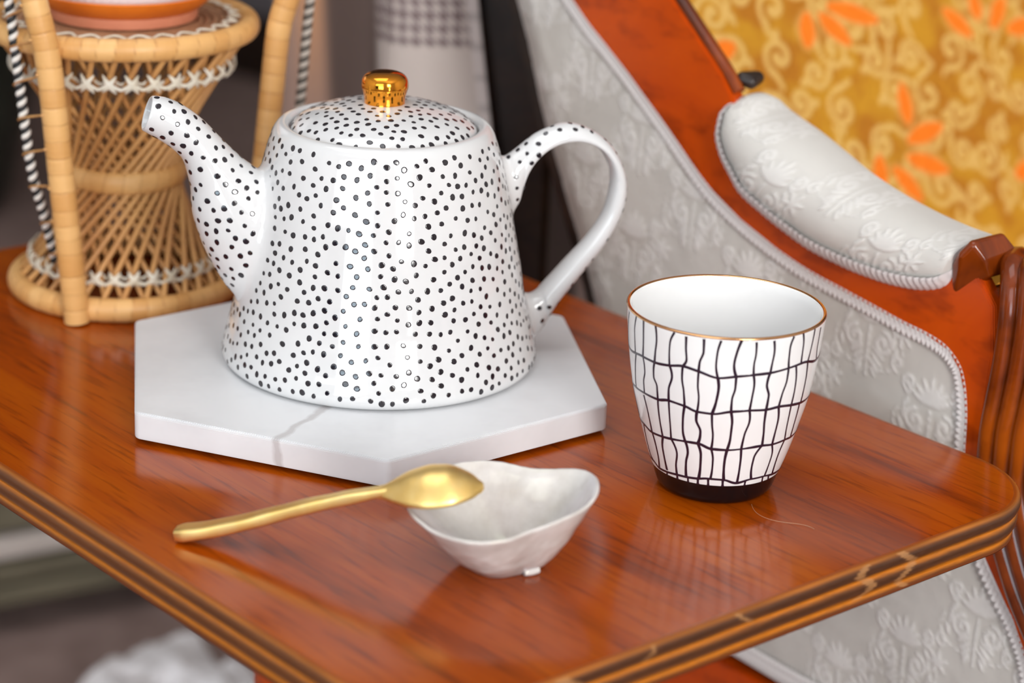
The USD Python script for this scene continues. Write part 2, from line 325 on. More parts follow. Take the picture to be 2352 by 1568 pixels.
# ================================================================ marble board
HX, HY, HR, HA, HT = -.06816, 1.02435, .11889, 2.77752, .01236
LIFT = np.array([.00035, -.0052, .0020])            # the board stands on small rubber feet
board = thing('marble_board', 'white hexagonal marble board with grey vein under the dotted teapot', 'serving board', (HX, HY, 0), lift=LIFT)
hexp = np.array([(HX + HR * math.cos(HA + k * math.pi / 3), HY + HR * math.sin(HA + k * math.pi / 3)) for k in range(6)])
cs = m3.CrossSection([hexp], m3.FillRule.NonZero).offset(-.004, m3.JoinType.Round, 2, 48).offset(.004, m3.JoinType.Round, 2, 48)
if cs.area() < .01: cs = m3.CrossSection([hexp[::-1]], m3.FillRule.NonZero)
lay = [cs.offset(-e, m3.JoinType.Round, 2, 48).extrude(HT - 2 * h).translate((0, 0, h)) for e, h in ((.0012, .0), (.0007, .0001), (.00035, .00035), (.0001, .0007), (0, .0012))]
slab_b = m3.Manifold.batch_boolean(lay, m3.OpType.Add)
obj('slab', slab_b, 'marble', board, smooth=25)
plain('rubber', (.02, .02, .02), .8)
for k in range(6):
    t = HA + k * math.pi / 3
    obj('rubber_foot', lathe([(.0001, -.0020), (.0045, -.0020), (.005, -.0015), (.005, .0002), (.0001, .0002)], 20, (HX + .085 * math.cos(t), HY + .085 * math.sin(t))), 'rubber', board, smooth=40)

# ================================================================ teapot
TX, TY = -.061, 1.03055
pot = thing('teapot', 'white porcelain teapot covered in hand-painted black dots on the marble board', 'teapot', (TX, TY, HT), lift=LIFT)
bodyp = [(.0001, HT + .001), (.062, HT + .001), (.0665, HT + .0001), (.0695, HT + .0009), (.0712, HT + .0026), (.0718, .0172), (.0712, .0215), (.0698, .0270), (.0680, .0345), (.0653, .0460), (.0636, .0568), (.0616, .0672), (.0594, .0785), (.0572, .0895), (.0548, .1003), (.0524, .1098), (.0505, .1160), (.0492, .1194), (.0478, .1216), (.0460, .1229), (.0443, .1231), (.0429, .1225), (.0421, .1213), (.0419, .1195), (.0419, .1175), (.0400, .117), (.0400, .11), (.050, .09), (.058, .06), (.063, .03), (.060, .017), (.0001, .016)]
bo = bodyp[2:21]
bp = [bodyp[0], bodyp[1]] + dense(bo, 90, 1).tolist() + dense(bodyp[20:25], 16, 1).tolist()[1:] + bodyp[25:]
PH = math.radians(15)
SD = np.array([-math.cos(PH), -math.sin(PH), 0]); SN = np.array([-SD[1], SD[0], 0.])
def pp(rho, z): return np.array([TX, TY, 0]) + rho * SD + np.array([0, 0, z])
# spout: centre line and in-plane half width traced as (rho, z, half width, half depth)
sp = [(.0440, .0560, .0255, .022, .030, .082), (.0500, .0640, .0250, .0215, .033, .080), (.0560, .0730, .0250, .0205, .0390, .0900), (.0627, .0830, .0232, .0190, .0470, .0985), (.0690, .0918, .0191, .0168, .0555, .1053), (.0754, .1037, .0126, .0136, .0667, .1128), (.0840, .1170, .0092, .0108, .0782, .1240), (.0945, .1257, .0092, .0094, .0888, .1335), (.1000, .1285, .0088, .0088, .0948, .1356), (.1037, .1297, .0080, .0082, .0990, .1362)]
NSP = 150
sp = dense(sp, NSP, 1)
sc = np.array([pp(a, b) for a, b in sp[:, :2]])
sup = np.array([pp(c, d) - pp(a, b) for a, b, _, _, c, d in sp])
sup = sup / np.linalg.norm(sup, axis=1, keepdims=True)
stan = np.gradient(sc, axis=0); stan /= np.linalg.norm(stan, axis=1, keepdims=True)
sperp = np.cross(stan, SN); sperp *= np.sign((sperp * sup).sum(1))[:, None]
bw = np.clip((np.arange(NSP) - 32) / 47, 0, 1)[:, None]
sup = sup * (1 - bw) + sperp * bw
sup = np.array([sup[max(0, i - 6):i + 7].mean(0) for i in range(len(sup))]); sup /= np.linalg.norm(sup, axis=1, keepdims=True)
# rounded lip and a bore
tdir = sc[-1] - sc[-2]; tdir /= np.linalg.norm(tdir)
tipn = 10
lip_c = np.array([sc[-1] + tdir * (.0010 * math.sin(a)) for a in np.linspace(0, math.pi, tipn)][1:] + [sc[-1] - tdir * k for k in (.002, .005, .008)])
lip_s = np.r_[[1 - .14 * (1 - math.cos(a)) / 2 * 1.3 for a in np.linspace(0, math.pi, tipn)][1:], .76, .70, .62]
allc = np.vstack([sc, lip_c]); n0, sides = len(allc), 40
up_all = np.vstack([sup, np.repeat(sup[-1:], len(lip_c), 0)])
up_all /= np.linalg.norm(up_all, axis=1, keepdims=True)
hw = np.r_[sp[:, 2], sp[-1, 2] * lip_s]; hd = np.r_[sp[:, 3], sp[-1, 3] * lip_s]
th = np.arange(sides) * 2 * np.pi / sides
SV = allc[:, None] + hw[:, None, None] * np.cos(th)[None, :, None] * up_all[:, None] + hd[:, None, None] * np.sin(th)[None, :, None] * SN
bodyz = np.array([q[1] for q in dense(bo, 400, 1)]); bodyr = np.array([q[0] for q in dense(bo, 400, 1)])
def body_r(z): return np.interp(z, bodyz[20:], bodyr[20:])
bodyz = np.array([q[1] for q in dense(bo, 400, 1)]); bodyr = np.array([q[0] for q in dense(bo, 400, 1)])
def body_r(z): return np.interp(z, bodyz[20:], bodyr[20:])
# handle: outer and inner outlines
ho = np.array([[-.0510, .1055], [-.0567, .1066], [-.0635, .1113], [-.0705, .1164], [-.0767, .1191], [-.0836, .1208], [-.093, .1189], [-.1004, .1148], [-.1064, .1091], [-.1112, .1011], [-.1137, .0931], [-.1141, .0866], [-.113, .0795], [-.1086, .0690], [-.1033, .0602], [-.0964, .0515], [-.0896, .043], [-.0836, .0352], [-.0789, .0272], [-.0733, .0180], [-.0690, .0150]])
hi = np.array([[-.0570, .0760], [-.0625, .0830], [-.0642, .0932], [-.0676, .1016], [-.0723, .1072], [-.0777, .1109], [-.0848, .113], [-.0918, .1126], [-.0993, .1089], [-.1038, .1034], [-.1065, .0954], [-.1061, .0875], [-.1044, .0798], [-.1004, .0719], [-.0951, .0647], [-.0889, .0578], [-.0819, .05], [-.0765, .0442], [-.0716, .0402], [-.0672, .0405], [-.0620, .0430]])
no = 170
hod, hid = dense(ho, no), dense(hi, no)
# pair the two outlines by relaxing the inner parameter to the nearest monotone partner
hcen, hwid = (hod + hid) / 2, np.linalg.norm(hod - hid, axis=1) / 2
hc3 = np.array([pp(a, b) for a, b in hcen])
hu = np.array([pp(a, b) - pp(c, d) for (a, b), (c, d) in zip(hod, hid)]); hu /= np.linalg.norm(hu, axis=1, keepdims=True)
hd2 = np.clip(hwid * 1.15, .0058, .0075); hd2[:16] = np.linspace(.0105, .0072, 16); hd2[-16:] = np.linspace(.0066, .0095, 16)
sides = 28; th = np.arange(sides) * 2 * np.pi / sides
prof_in = np.where(np.cos(th) < 0, abs(np.cos(th)) ** .75 * -1, np.cos(th))
HV = hc3[:, None] + hwid[:, None, None] * prof_in[None, :, None] * hu[:, None] + hd2[:, None, None] * np.sin(th)[None, :, None] * SN
HV[..., 2] = np.maximum(HV[..., 2], HT + .0022); SV[..., 2] = np.maximum(SV[..., 2], HT + .003)
# body, spout and handle are one piece of porcelain: join them, round the joints, then cut the mesh into its parts
def solid(V):
    n_, k_ = V.shape[:2]; v = np.vstack([V.reshape(-1, 3), V[0].mean(0), V[-1].mean(0)]); q = grid_faces(n_, k_, False, True); j = np.arange(k_); j2 = (j + 1) % k_
    f = np.vstack([q[:, [0, 1, 2]], q[:, [0, 2, 3]], np.stack([np.full(k_, n_ * k_), j, j2], 1), np.stack([np.full(k_, n_ * k_ + 1), (n_ - 1) * k_ + j2, (n_ - 1) * k_ + j], 1)])
    m = trimesh.Trimesh(v, f, process=False)
    if m.volume < 0: m.invert()
    return m
def manif(m): return m3.Manifold(m3.Mesh(np.asarray(m.vertices, np.float32), np.asarray(m.faces, np.uint32)))
tri_s, tri_h = solid(SV), solid(HV)
bo2 = np.array([[0.0, HT + .0008], [.062, HT + .0008], [.0665, HT + .0001]] + dense(bo, 90, 1).tolist() + dense(bodyp[20:25], 16, 1).tolist()[1:] + [[0.0, .1175]])
MB_ = m3.Manifold.revolve(m3.CrossSection([bo2], m3.FillRule.NonZero), 200).translate((TX, TY, 0))
whole = join([(MB_ + manif(tri_s) + manif(tri_h)).refine_to_length(.0016)])
whole.merge_vertices(digits_vertex=7)
wv_, wf_ = np.array(whole.vertices), np.array(whole.faces)
ss_ = trimesh.sample.sample_surface(tri_s, 90000, seed=1)[0]; sh_ = trimesh.sample.sample_surface(tri_h, 60000, seed=1)[0]
ds_, dh_ = cKDTree(ss_).query(wv_)[0], cKDTree(sh_).query(wv_)[0]
rad_w = np.hypot(wv_[:, 0] - TX, wv_[:, 1] - TY)
db_ = np.where(wv_[:, 2] < .1215, np.abs(rad_w - body_r(wv_[:, 2])), 1.0)
wt = np.maximum(np.clip(1.25 - np.maximum(db_, ds_) / .0050, 0, 1), np.clip(1.25 - np.maximum(db_, dh_) / .0042, 0, 1)) * (wv_[:, 2] < .118) * (wv_[:, 2] > .0155)
import scipy.sparse as sps
ee = np.vstack([wf_[:, [0, 1]], wf_[:, [1, 2]], wf_[:, [2, 0]]]); ee = np.vstack([ee, ee[:, ::-1]])
L_ = sps.csr_matrix((np.ones(len(ee)), (ee[:, 0], ee[:, 1])), shape=(len(wv_),) * 2); L_.data[:] = 1; L_ = sps.diags(1 / np.asarray(L_.sum(1)).ravel()) @ L_
for _ in range(42): wv_ = wv_ + (wt * .7)[:, None] * (L_ @ wv_ - wv_)
fn_ = np.cross(wv_[wf_[:, 1]] - wv_[wf_[:, 0]], wv_[wf_[:, 2]] - wv_[wf_[:, 0]]); wn_ = np.zeros_like(wv_)
for k in range(3): np.add.at(wn_, wf_[:, k], fn_)
wn_ /= np.linalg.norm(wn_, axis=1, keepdims=True) + 1e-20
fc = wv_[wf_].mean(1); cr_ = np.hypot(fc[:, 0] - TX, fc[:, 1] - TY) - np.where(fc[:, 2] < .1215, body_r(fc[:, 2]), 9.)
fds, fdh = ds_[wf_].mean(1), dh_[wf_].mean(1)
is_s = (cr_ > .0014) & (fds < fdh) & ((fc - [TX, TY, 0]) @ SD > 0) | ((fc - [TX, TY, 0]) @ SD > .075); is_h = (cr_ > .0012) & ~is_s & ((fc - [TX, TY, 0]) @ SD < 0)
def cut(mask):
    f = wf_[mask]; u_, inv = np.unique(f, return_inverse=True); return trimesh.Trimesh(wv_[u_], inv.reshape(-1, 3), process=False), wn_[u_]
mb_, nb_ = cut(~is_s & ~is_h); spv, ns_ = cut(is_s); hm, nh_ = cut(is_h)
obj('body', mb_, 'porcelain', pot, normals=nb_)
spout = obj('spout', spv, 'porcelain', pot, normals=ns_)
handle = obj('handle', hm, 'porcelain', pot, normals=nh_)
# lid with its gold knob
lp = [(.0001, .1195), (.0400, .1195), (.0414, .1199)] + [(.0414 * math.cos(a) ** .9 if a < 1.55 else .0001, .1203 + .0122 * math.sin(a) ** 1.25) for a in np.linspace(0.02, math.pi / 2, 60)]
lidfun = PchipInterpolator([q[0] for q in lp[3:]][::-1], [q[1] for q in lp[3:]][::-1])
lid = obj('lid', lathe(lp, 140, (TX, TY)), 'porcelain', pot, smooth=40)
KB = float(lidfun(.009)) - .0002
kp = dense([(.0092, KB - .001), (.0090, KB + .0006), (.0092, KB + .0028), (.0099, KB + .0056), (.0104, KB + .0078), (.0102, KB + .0100), (.0093, KB + .0120), (.0074, KB + .0134), (.0048, KB + .0142), (.0022, KB + .0145), (.0001, KB + .0146)], 60, 1).tolist()
obj('knob', lathe([(.0001, KB - .001)] + kp, 72, (TX, TY)), 'gold_lustre', lid, smooth=60, label='shiny gold knob')

# hand-painted dots: small slightly raised lenses of black glaze, spread by dart throwing
def dart(cand, r, rng, rmax=None):
    """Keep points of cand (n, 3) at least r apart, in random order."""
    keep = []; cell = {}
    for i in rng.permutation(len(cand)):
        p = cand[i]; c = tuple((p // r).astype(int)); ok = True
        for dx in (-1, 0, 1):
            for dy in (-1, 0, 1):
                for dz in (-1, 0, 1):
                    for j in cell.get((c[0] + dx, c[1] + dy, c[2] + dz), ()):
                        if ((cand[j] - p) ** 2).sum() < r * r: ok = False; break
        if ok: keep.append(i); cell.setdefault(c, []).append(i)
    return np.array(keep)
def dot_mesh(points, normals, rng, rad=.00132, lift=.00011):
    out = []; K = 12; th = np.arange(K) * 2 * np.pi / K
    for p, nn in zip(points, normals):
        a = np.cross(nn, [.3, .2, .93]); a /= np.linalg.norm(a); b = np.cross(nn, a)
        ex = rad * rng.uniform(.80, 1.13); st = rng.uniform(.93, 1.1); wob = 1 + .05 * np.sin(2 * th + rng.uniform(0, 6)) + .03 * np.sin(3 * th + rng.uniform(0, 6))
        rim = np.cos(th)[:, None] * a * ex * st + np.sin(th)[:, None] * b * ex / st
        v = np.vstack([p - nn * .00012 + rim * wob[:, None] * 1.03, p + nn * lift * .75 + rim * wob[:, None] * .9, p + nn * lift * 1.0 + rim * wob[:, None] * .6, [p + nn * lift * .75]])
        k = np.arange(K); k2 = (k + 1) % K
        f = [np.stack([r * K + k, r * K + k2, (r + 1) * K + k2], 1) for r in (0, 1)] + [np.stack([r * K + k, (r + 1) * K + k2, (r + 1) * K + k], 1) for r in (0, 1)] + [np.stack([2 * K + k, 2 * K + k2, np.full(K, 3 * K)], 1)]
        out.append((v, np.vstack(f)))
    m = join(out)
    return m
rng = np.random.default_rng(11)
bz = np.array([q[1] for q in dense(bo, 400, 1)]); br = np.array([q[0] for q in dense(bo, 400, 1)])
ok = np.r_[True, np.diff(bz) > 1e-7]; bz, br = bz[ok], br[ok]
bfun = PchipInterpolator(bz, br)
def surf(th, z):
    r = bfun(z); d = bfun.derivative()(z)
    p = np.stack([TX + r * np.cos(th), TY + r * np.sin(th), z], -1)
    nn = np.stack([np.cos(th), np.sin(th), -d], -1); return p, nn / np.linalg.norm(nn, axis=-1, keepdims=True)
SP = .00452
cz = rng.uniform(.0168, .1186, 70000); cth = rng.uniform(-np.pi, np.pi, 70000)
# first rows that follow the foot and the shoulder
rows = [(z, np.arange(-np.pi, np.pi, st / bfun(z)) + rng.normal(0, .012, len(np.arange(-np.pi, np.pi, st / bfun(z))))) for z, st in ((.0174, .0049), (.1190, .0058))]
rz = np.concatenate([np.full(len(t), z) + rng.normal(0, .0005, len(t)) for z, t in rows]); rt = np.concatenate([t for _, t in rows])
cp, cn = surf(np.r_[rt, cth], np.r_[rz, cz])
tree_s = cKDTree(np.vstack([SV[4:130].reshape(-1, 3)])); tree_h = cKDTree(HV.reshape(-1, 3))
clear = (tree_s.query(cp)[0] > .0035) & (tree_h.query(cp)[0] > .003)
cp, cn = cp[clear], cn[clear]
keep = dart(cp, SP, rng)
obj('dot_pattern', dot_mesh(cp[keep], cn[keep], rng), 'glaze_dot', pot, smooth=True, kind='stuff')
# lid dots
lt, lr = rng.uniform(-np.pi, np.pi, 20000), .0408 * np.sqrt(rng.uniform(0, 1, 20000)); sel = lr > .0118; lt, lr = lt[sel], lr[sel]
lz = lidfun(lr); ld = lidfun.derivative()(lr)
lpnt = np.stack([TX + lr * np.cos(lt), TY + lr * np.sin(lt), lz], -1); ln = np.stack([-ld * np.cos(lt), -ld * np.sin(lt), np.ones_like(lr)], -1); ln /= np.linalg.norm(ln, axis=1, keepdims=True)
keep = dart(lpnt, .0043, rng)
obj('dot_pattern', dot_mesh(lpnt[keep], ln[keep], rng, .00130), 'glaze_dot', lid, smooth=True, kind='stuff')
# spout dots
def mesh_dots(m, vert_ok, spacing, count, rad, parent):
    fa = vert_ok[m.faces].all(1); sub = m.submesh([np.where(fa)[0]], append=True, repair=False)
    pts, fi = trimesh.sample.sample_surface(sub, count, seed=5)
    nn = sub.face_normals[fi]; k = dart(pts, spacing, rng)
    obj('dot_pattern', dot_mesh(pts[k], nn[k], rng, rad), 'glaze_dot', parent, smooth=True, kind='stuff')
vr = np.hypot(spv.vertices[:, 0] - TX, spv.vertices[:, 1] - TY)
tipd = cKDTree(allc[NSP - 1:]).query(spv.vertices)[0]; outward = ((spv.vertices - allc[cKDTree(allc[:NSP]).query(spv.vertices)[1]]) * ns_).sum(1) > 0
okv = outward & (vr > body_r(spv.vertices[:, 2]) + .0042) & ((spv.vertices - sc[-1]) @ tdir < -.0004)
mesh_dots(spv, okv, .0046, 16000, .00132, spout)
# handle dots: along the outer ridge and at the two joints
hv = hm.vertices; near_ = cKDTree(hc3).query(hv)[1]; rel = hv - hc3[near_]
hp3 = np.cross(np.gradient(hc3, axis=0), SN); hp3 /= np.linalg.norm(hp3, axis=1, keepdims=True); hp3 *= np.sign((hp3 * hu).sum(1))[:, None]
cosv = (rel * hp3[near_]).sum(1) / (np.linalg.norm(rel, axis=1) + 1e-9); ridx = near_
vr = np.hypot(hv[:, 0] - TX, hv[:, 1] - TY); off = vr > body_r(hv[:, 2]) + .0030
okv = off & ((cosv > .42) | ((ridx < 30) & (cosv > -.2)) | ((ridx > 151) & (cosv > -.8)) | (ridx < 17))
mesh_dots(hm, okv, .0046, 9000, .00118, handle)

# ================================================================ the cup
CX, CY = .08763, .92683
cup = thing('cup', 'white handleless cup with black crackle line pattern and gold rim', 'cup', (CX, CY, 0))
outer = [(.0222, 0), (.0236, .0010), (.0268, .0090), (.0281, .0125), (.0304, .0195), (.0340, .0325), (.0371, .0453), (.0393, .0600), (.0406, .0730), (.0410, .0785)]
op = dense(outer, 120, 1)
cfun = PchipInterpolator(op[:, 1], op[:, 0])
ZB = .0100
wz = np.linspace(ZB, .0783, 80)
body = [(float(cfun(ZB)) - .002, ZB - .0002)] + [(float(cfun(z)), z) for z in wz] + [(.0407, .0789), (.0401, .0791), (.0395, .0788), (.0391, .0780)] + [(float(cfun(z)) - .0021 - .002 * (1 - z / .078), z) for z in np.linspace(.076, .012, 50)] + [(.022, .0085), (.016, .0062), (.008, .0056), (.0001, .0055)]
obj('body', lathe(body, 160, (CX, CY)), 'cup_porcelain', cup, smooth=50)
bz2 = np.linspace(.0004, ZB, 14)
base = [(.0001, .0030), (.0195, .0026), (.0203, .0004), (.0212, 0.0), (.0221, 0.0)] + [(float(cfun(z)), z) for z in bz2] + [(float(cfun(ZB)) - .0025, ZB + .0001), (.0001, ZB - .0055)]
obj('base_band', lathe(base, 160, (CX, CY)), 'cup_black', cup, smooth=40, label='glossy black foot band')
t = np.linspace(0, 2 * np.pi, 161)[:-1]
rimp = np.stack([CX + .0404 * np.cos(t), CY + .0404 * np.sin(t), np.full(160, .0787)], 1)
obj('gold_rim', sweep(rimp, .00082, .00062, 10, up=[0, 0, 1], closed=True), 'rim_gold', cup, smooth=True, label='thin worn gold rim')
HS= [[(3.132,62.2),(-2.976,60.7),(-2.619,62.4),(-2.425,62.4),(-2.223,63.3),(-2.069,64.5),(-1.898,63.5),(-1.7,61.6),(-1.517,62.6),(-1.339,63.3),(-1.158,63.6),(-0.936,64.4),(-0.726,64.9),(-0.387,62.3)],[(-3.123,44.7),(-2.867,45.3),(-2.64,45.9),(-2.401,46.1),(-2.244,47.4),(-2.047,46.8),(-1.903,45.3),(-1.738,45.2),(-1.534,46.7),(-1.334,47.2),(-1.137,46.9),(-0.976,47.3),(-0.777,46.4),(-0.492,45.1)],[(-3.092,29.2),(-2.841,29.5),(-2.637,28.3),(-2.398,28.8),(-2.26,29.3),(-2.056,30.0),(-1.894,30.2),(-1.727,28.4),(-1.531,28.3),(-1.355,28.8),(-1.077,29.4),(-0.916,28.9),(-0.679,29.0),(-0.493,28.5)],[(-3.063,12.4),(-2.801,12.8),(-2.642,11.1),(-2.449,11.4),(-2.26,12.0),(-2.059,12.3),(-1.902,12.7),(-1.754,13.4),(-1.538,13.3),(-1.329,11.5),(-1.098,12.8),(-0.881,12.8),(-0.674,12.0),(-0.279,11.1)]]
VS= [[(-2.95,77.4),(-3.047,68.8),(-3.111,60.6)],[(-2.737,78.3),(-2.787,71.1),(-2.79,61.9)],[(-2.594,78.7),(-2.597,71.5),(-2.619,62.4)],[(-2.408,78.6),(-2.391,72.7),(-2.409,67.4),(-2.425,62.4)],[(-2.169,78.3),(-2.22,73.1),(-2.227,68.0),(-2.223,63.3)],[(-2.041,77.7),(-2.04,72.7),(-2.03,67.7),(-2.069,64.5)],[(-1.86,77.9),(-1.857,72.5),(-1.893,67.2),(-1.898,63.5)],[(-1.69,78.0),(-1.72,72.5),(-1.726,67.4),(-1.7,61.6)],[(-1.493,78.5),(-1.531,73.0),(-1.548,67.9),(-1.517,62.6)],[(-1.346,77.7),(-1.338,72.2),(-1.347,67.9),(-1.339,63.3)],[(-1.16,77.8),(-1.142,72.3),(-1.152,67.2),(-1.158,63.6)],[(-0.923,78.2),(-0.956,73.4),(-0.952,69.0),(-0.936,64.4)],[(-0.795,78.6),(-0.766,73.3),(-0.761,68.1),(-0.755,65.1)],[(-0.589,78.3),(-0.6,73.0),(-0.63,64.5)],[(-0.435,77.2),(-0.442,69.6),(-0.387,62.3)],[(-2.767,62.2),(-2.828,53.7),(-2.867,45.3)],[(-2.619,62.4),(-2.595,56.2),(-2.633,51.2),(-2.64,45.9)],[(-2.425,62.4),(-2.445,55.9),(-2.401,52.0),(-2.401,46.1)],[(-2.223,63.3),(-2.194,58.8),(-2.239,52.3),(-2.244,47.4)],[(-2.069,64.5),(-2.076,59.2),(-2.056,53.4),(-2.047,46.8)],[(-1.898,63.5),(-1.902,57.5),(-1.888,51.6),(-1.903,45.3)],[(-1.7,61.6),(-1.685,57.2),(-1.701,51.1),(-1.738,45.2)],[(-1.517,62.6),(-1.515,57.5),(-1.538,52.2),(-1.534,46.7)],[(-1.339,63.3),(-1.319,58.2),(-1.326,52.9),(-1.334,47.2)],[(-1.158,63.6),(-1.177,58.5),(-1.135,53.0),(-1.137,46.9)],[(-0.936,64.4),(-0.931,59.2),(-0.963,52.7),(-0.976,47.3)],[(-0.831,64.7),(-0.787,57.2),(-0.776,51.1),(-0.777,46.4)],[(-0.63,64.5),(-0.591,55.2),(-0.581,45.2)],[(-3.115,42.9),(-3.093,29.2)],[(-2.664,44.8),(-2.626,37.7),(-2.615,28.6)],[(-2.401,46.1),(-2.409,37.4),(-2.398,28.8)],[(-2.244,47.4),(-2.248,38.5),(-2.26,29.3)],[(-2.047,46.8),(-2.074,39.4),(-2.081,34.6),(-2.056,30.0)],[(-1.903,45.3),(-1.912,41.5),(-1.863,36.2),(-1.894,30.2)],[(-1.738,45.2),(-1.731,40.1),(-1.715,34.5),(-1.727,28.4)],[(-1.534,46.7),(-1.509,40.6),(-1.509,34.2),(-1.531,28.3)],[(-1.334,47.2),(-1.314,42.1),(-1.346,35.7),(-1.355,28.8)],[(-1.137,46.9),(-1.128,41.4),(-1.1,35.6),(-1.077,29.4)],[(-0.976,47.3),(-0.934,40.1),(-0.924,33.6),(-0.916,28.9)],[(-0.777,46.4),(-0.75,38.5),(-0.679,29.0)],[(-0.604,45.5),(-0.58,39.0),(-0.529,29.0)],[(-2.841,29.5),(-2.88,15.3),(-2.801,12.8)],[(-2.615,28.6),(-2.579,18.9),(-2.642,11.1)],[(-2.398,28.8),(-2.437,22.9),(-2.437,12.5)],[(-2.26,29.3),(-2.194,23.1),(-2.237,16.2),(-2.245,12.0)],[(-2.056,30.0),(-2.03,25.3),(-2.064,20.1),(-2.085,12.5)],[(-1.894,30.2),(-1.856,24.9),(-1.863,19.0),(-1.89,12.8)],[(-1.727,28.4),(-1.698,23.1),(-1.718,13.5)],[(-1.531,28.3),(-1.546,22.6),(-1.526,13.3)],[(-1.355,28.8),(-1.334,22.5),(-1.319,11.9)],[(-1.077,29.4),(-1.153,23.6),(-1.098,12.8)],[(-0.916,28.9),(-0.854,22.5),(-0.849,12.9)],[(-0.679,29.0),(-0.709,22.0),(-0.652,12.0)],[(-2.449,11.4),(-2.462,9.4)],[(-2.244,12.2),(-2.251,10.2)],[(-2.059,12.3),(-2.063,9.7)],[(-1.902,12.7),(-1.906,9.9)],[(-1.75,13.4),(-1.747,10.0)],[(-1.538,13.3),(-1.53,10.0)],[(-1.188,12.1),(-1.182,10.6)],[(-0.881,12.8),(-0.853,10.1)],[(-0.748,12.5),(-0.706,10.6)]]
def cup_pt(th, z, lift=.00012):
    r = cfun(np.clip(z, 0, .0785)); d = cfun.derivative()(np.clip(z, 0, .0785))
    n = np.stack([np.cos(th), np.sin(th), -d], -1); n /= np.linalg.norm(n, axis=-1, keepdims=True)
    return np.stack([CX + r * np.cos(th), CY + r * np.sin(th), z], -1) + n * lift, n
def ribbon(th, z, w):
    n = 8 * len(th); q = dense(np.column_stack([np.array(th) * .035, np.array(z)]), max(n, 14), 1)
    th2, z2 = q[:, 0] / .035, q[:, 1]
    p, nn = cup_pt(th2, z2, .00010)
    ww = np.broadcast_to(w, (len(p),)) if np.ndim(w) == 0 else np.interp(np.linspace(0, 1, len(p)), np.linspace(0, 1, len(w)), w)
    tt = np.gradient(p, axis=0); tt /= np.linalg.norm(tt, axis=1, keepdims=True); sd = np.cross(nn, tt)
    rows = []
    for s, l in ((-1.0, -.00016), (-.75, .00002), (0, .00005), (.75, .00002), (1.0, -.00016)):
        th3 = p + sd * (s * ww)[:, None]
        ang = np.arctan2(th3[:, 1] - CY, th3[:, 0] - CX); z3 = th3[:, 2]
        rows.append(cup_pt(ang, z3, .00008 + l)[0])
    V = np.stack(rows, 1)
    return V.reshape(-1, 3), grid_faces(len(p), 5)[:, ::-1]
rng = np.random.default_rng(3); parts = []
for back in (0, math.pi):
    for L in VS:
        a = np.array(L); w0 = rng.uniform(.00046, .00064)
        if a[0, 1] - a[-1, 1] < 4: a[-1, 1] = ZB - .0003 * 1000 * 0 + 9.8
        parts.append(ribbon(a[:, 0] + back, a[:, 1] / 1000, [w0 * 1.25, w0, w0 * .95, w0 * 1.3]))
for L in HS:
    a = np.array(L); th = np.unwrap(a[:, 0])
    if th[0] > 0: th -= 2 * math.pi
    full_t = np.r_[th, th + math.pi]; full_z = np.r_[a[:, 1], a[:, 1]]
    k = np.argsort(full_t); full_t, full_z = full_t[k], full_z[k]
    k = np.r_[True, np.diff(full_t) > .06]; full_t, full_z = full_t[k], full_z[k]
    full_t = np.r_[full_t, full_t[0] + 2 * math.pi]; full_z = np.r_[full_z, full_z[0]]
    parts.append(ribbon(full_t, full_z / 1000, rng.uniform(.00052, .00085, 40)))
obj('line_pattern', join(parts), 'cup_line', cup, smooth=True, kind='stuff', label='hand-painted black crackle lines')

# ================================================================ shell dish
DC = np.array([.0012, .8385])
dish = thing('dish', 'small pearly shell-shaped dish holding up the gold spoon', 'dish', (*DC, 0))
rimc = np.array([[-.0374, .8305, .0255], [-.0276, .8125, .0238], [-.0116, .8030, .0238], [.0130, .8112, .0268], [.0338, .8275, .0325], [.0356, .8385, .0345], [.0302, .8530, .0338], [.0180, .8590, .0312], [.0060, .8630, .0300], [-.0145, .8660, .0302], [-.0270, .8580, .0290], [-.0352, .8450, .0272]])
ang = np.unwrap(np.arctan2(rimc[:, 1] - DC[1], rimc[:, 0] - DC[0])); o = np.argsort(ang); ang, rimc = ang[o], rimc[o]
ND = 140
ta_ = ang[0] + np.linspace(0, 2 * np.pi, ND, endpoint=False)
cl = lambda y: CubicSpline(np.r_[ang, ang[0] + 2 * np.pi], np.r_[y, y[0]], bc_type='periodic')(ta_)
RR, RZ = cl(np.hypot(rimc[:, 0] - DC[0], rimc[:, 1] - DC[1])), cl(rimc[:, 2])
RZ = RZ + .0011 * (meshkit.fbm(np.stack([np.cos(ta_) * 4, np.sin(ta_) * 4, 0 * ta_], 1), 3, 4) - .5)
rows = []
def drow(f, z, inset=0.0, bump=0.0, lift=0.0):
    r = RR * f - inset
    p = np.stack([DC[0] + r * np.cos(ta_), DC[1] + r * np.sin(ta_), z + lift], 1)
    if bump: p[:, :2] += ((meshkit.fbm(p * 150 + [0, 0, 7], 3, 2) - .5) * bump)[:, None] * np.stack([np.cos(ta_), np.sin(ta_)], 1)
    return p
rows += [drow(.02, np.full(ND, .0016)), drow(.33, np.full(ND, .0014)), drow(.36, np.full(ND, .0001)), drow(.40, np.zeros(ND)), drow(.425, np.full(ND, .0010), bump=.0016)]
for s in np.linspace(.04, 1, 26):
    f = .425 + .575 * s ** .86
    rows.append(drow(f, .0012 + (RZ - .0012) * s ** 1.12, bump=.0011 * math.sin(math.pi * min(s * 1.1, 1)) + .0004))
rows += [drow(1, RZ + .0007, .0006), drow(1, RZ + .0004, .0014)]
for s in np.linspace(.96, 0, 24):
    f = .20 + .80 * s ** .80
    rows.append(drow(f, .0036 + (RZ - .0036) * s ** 1.25, .0019, bump=.0005))
rows.append(drow(.02, np.full(ND, .0034)))
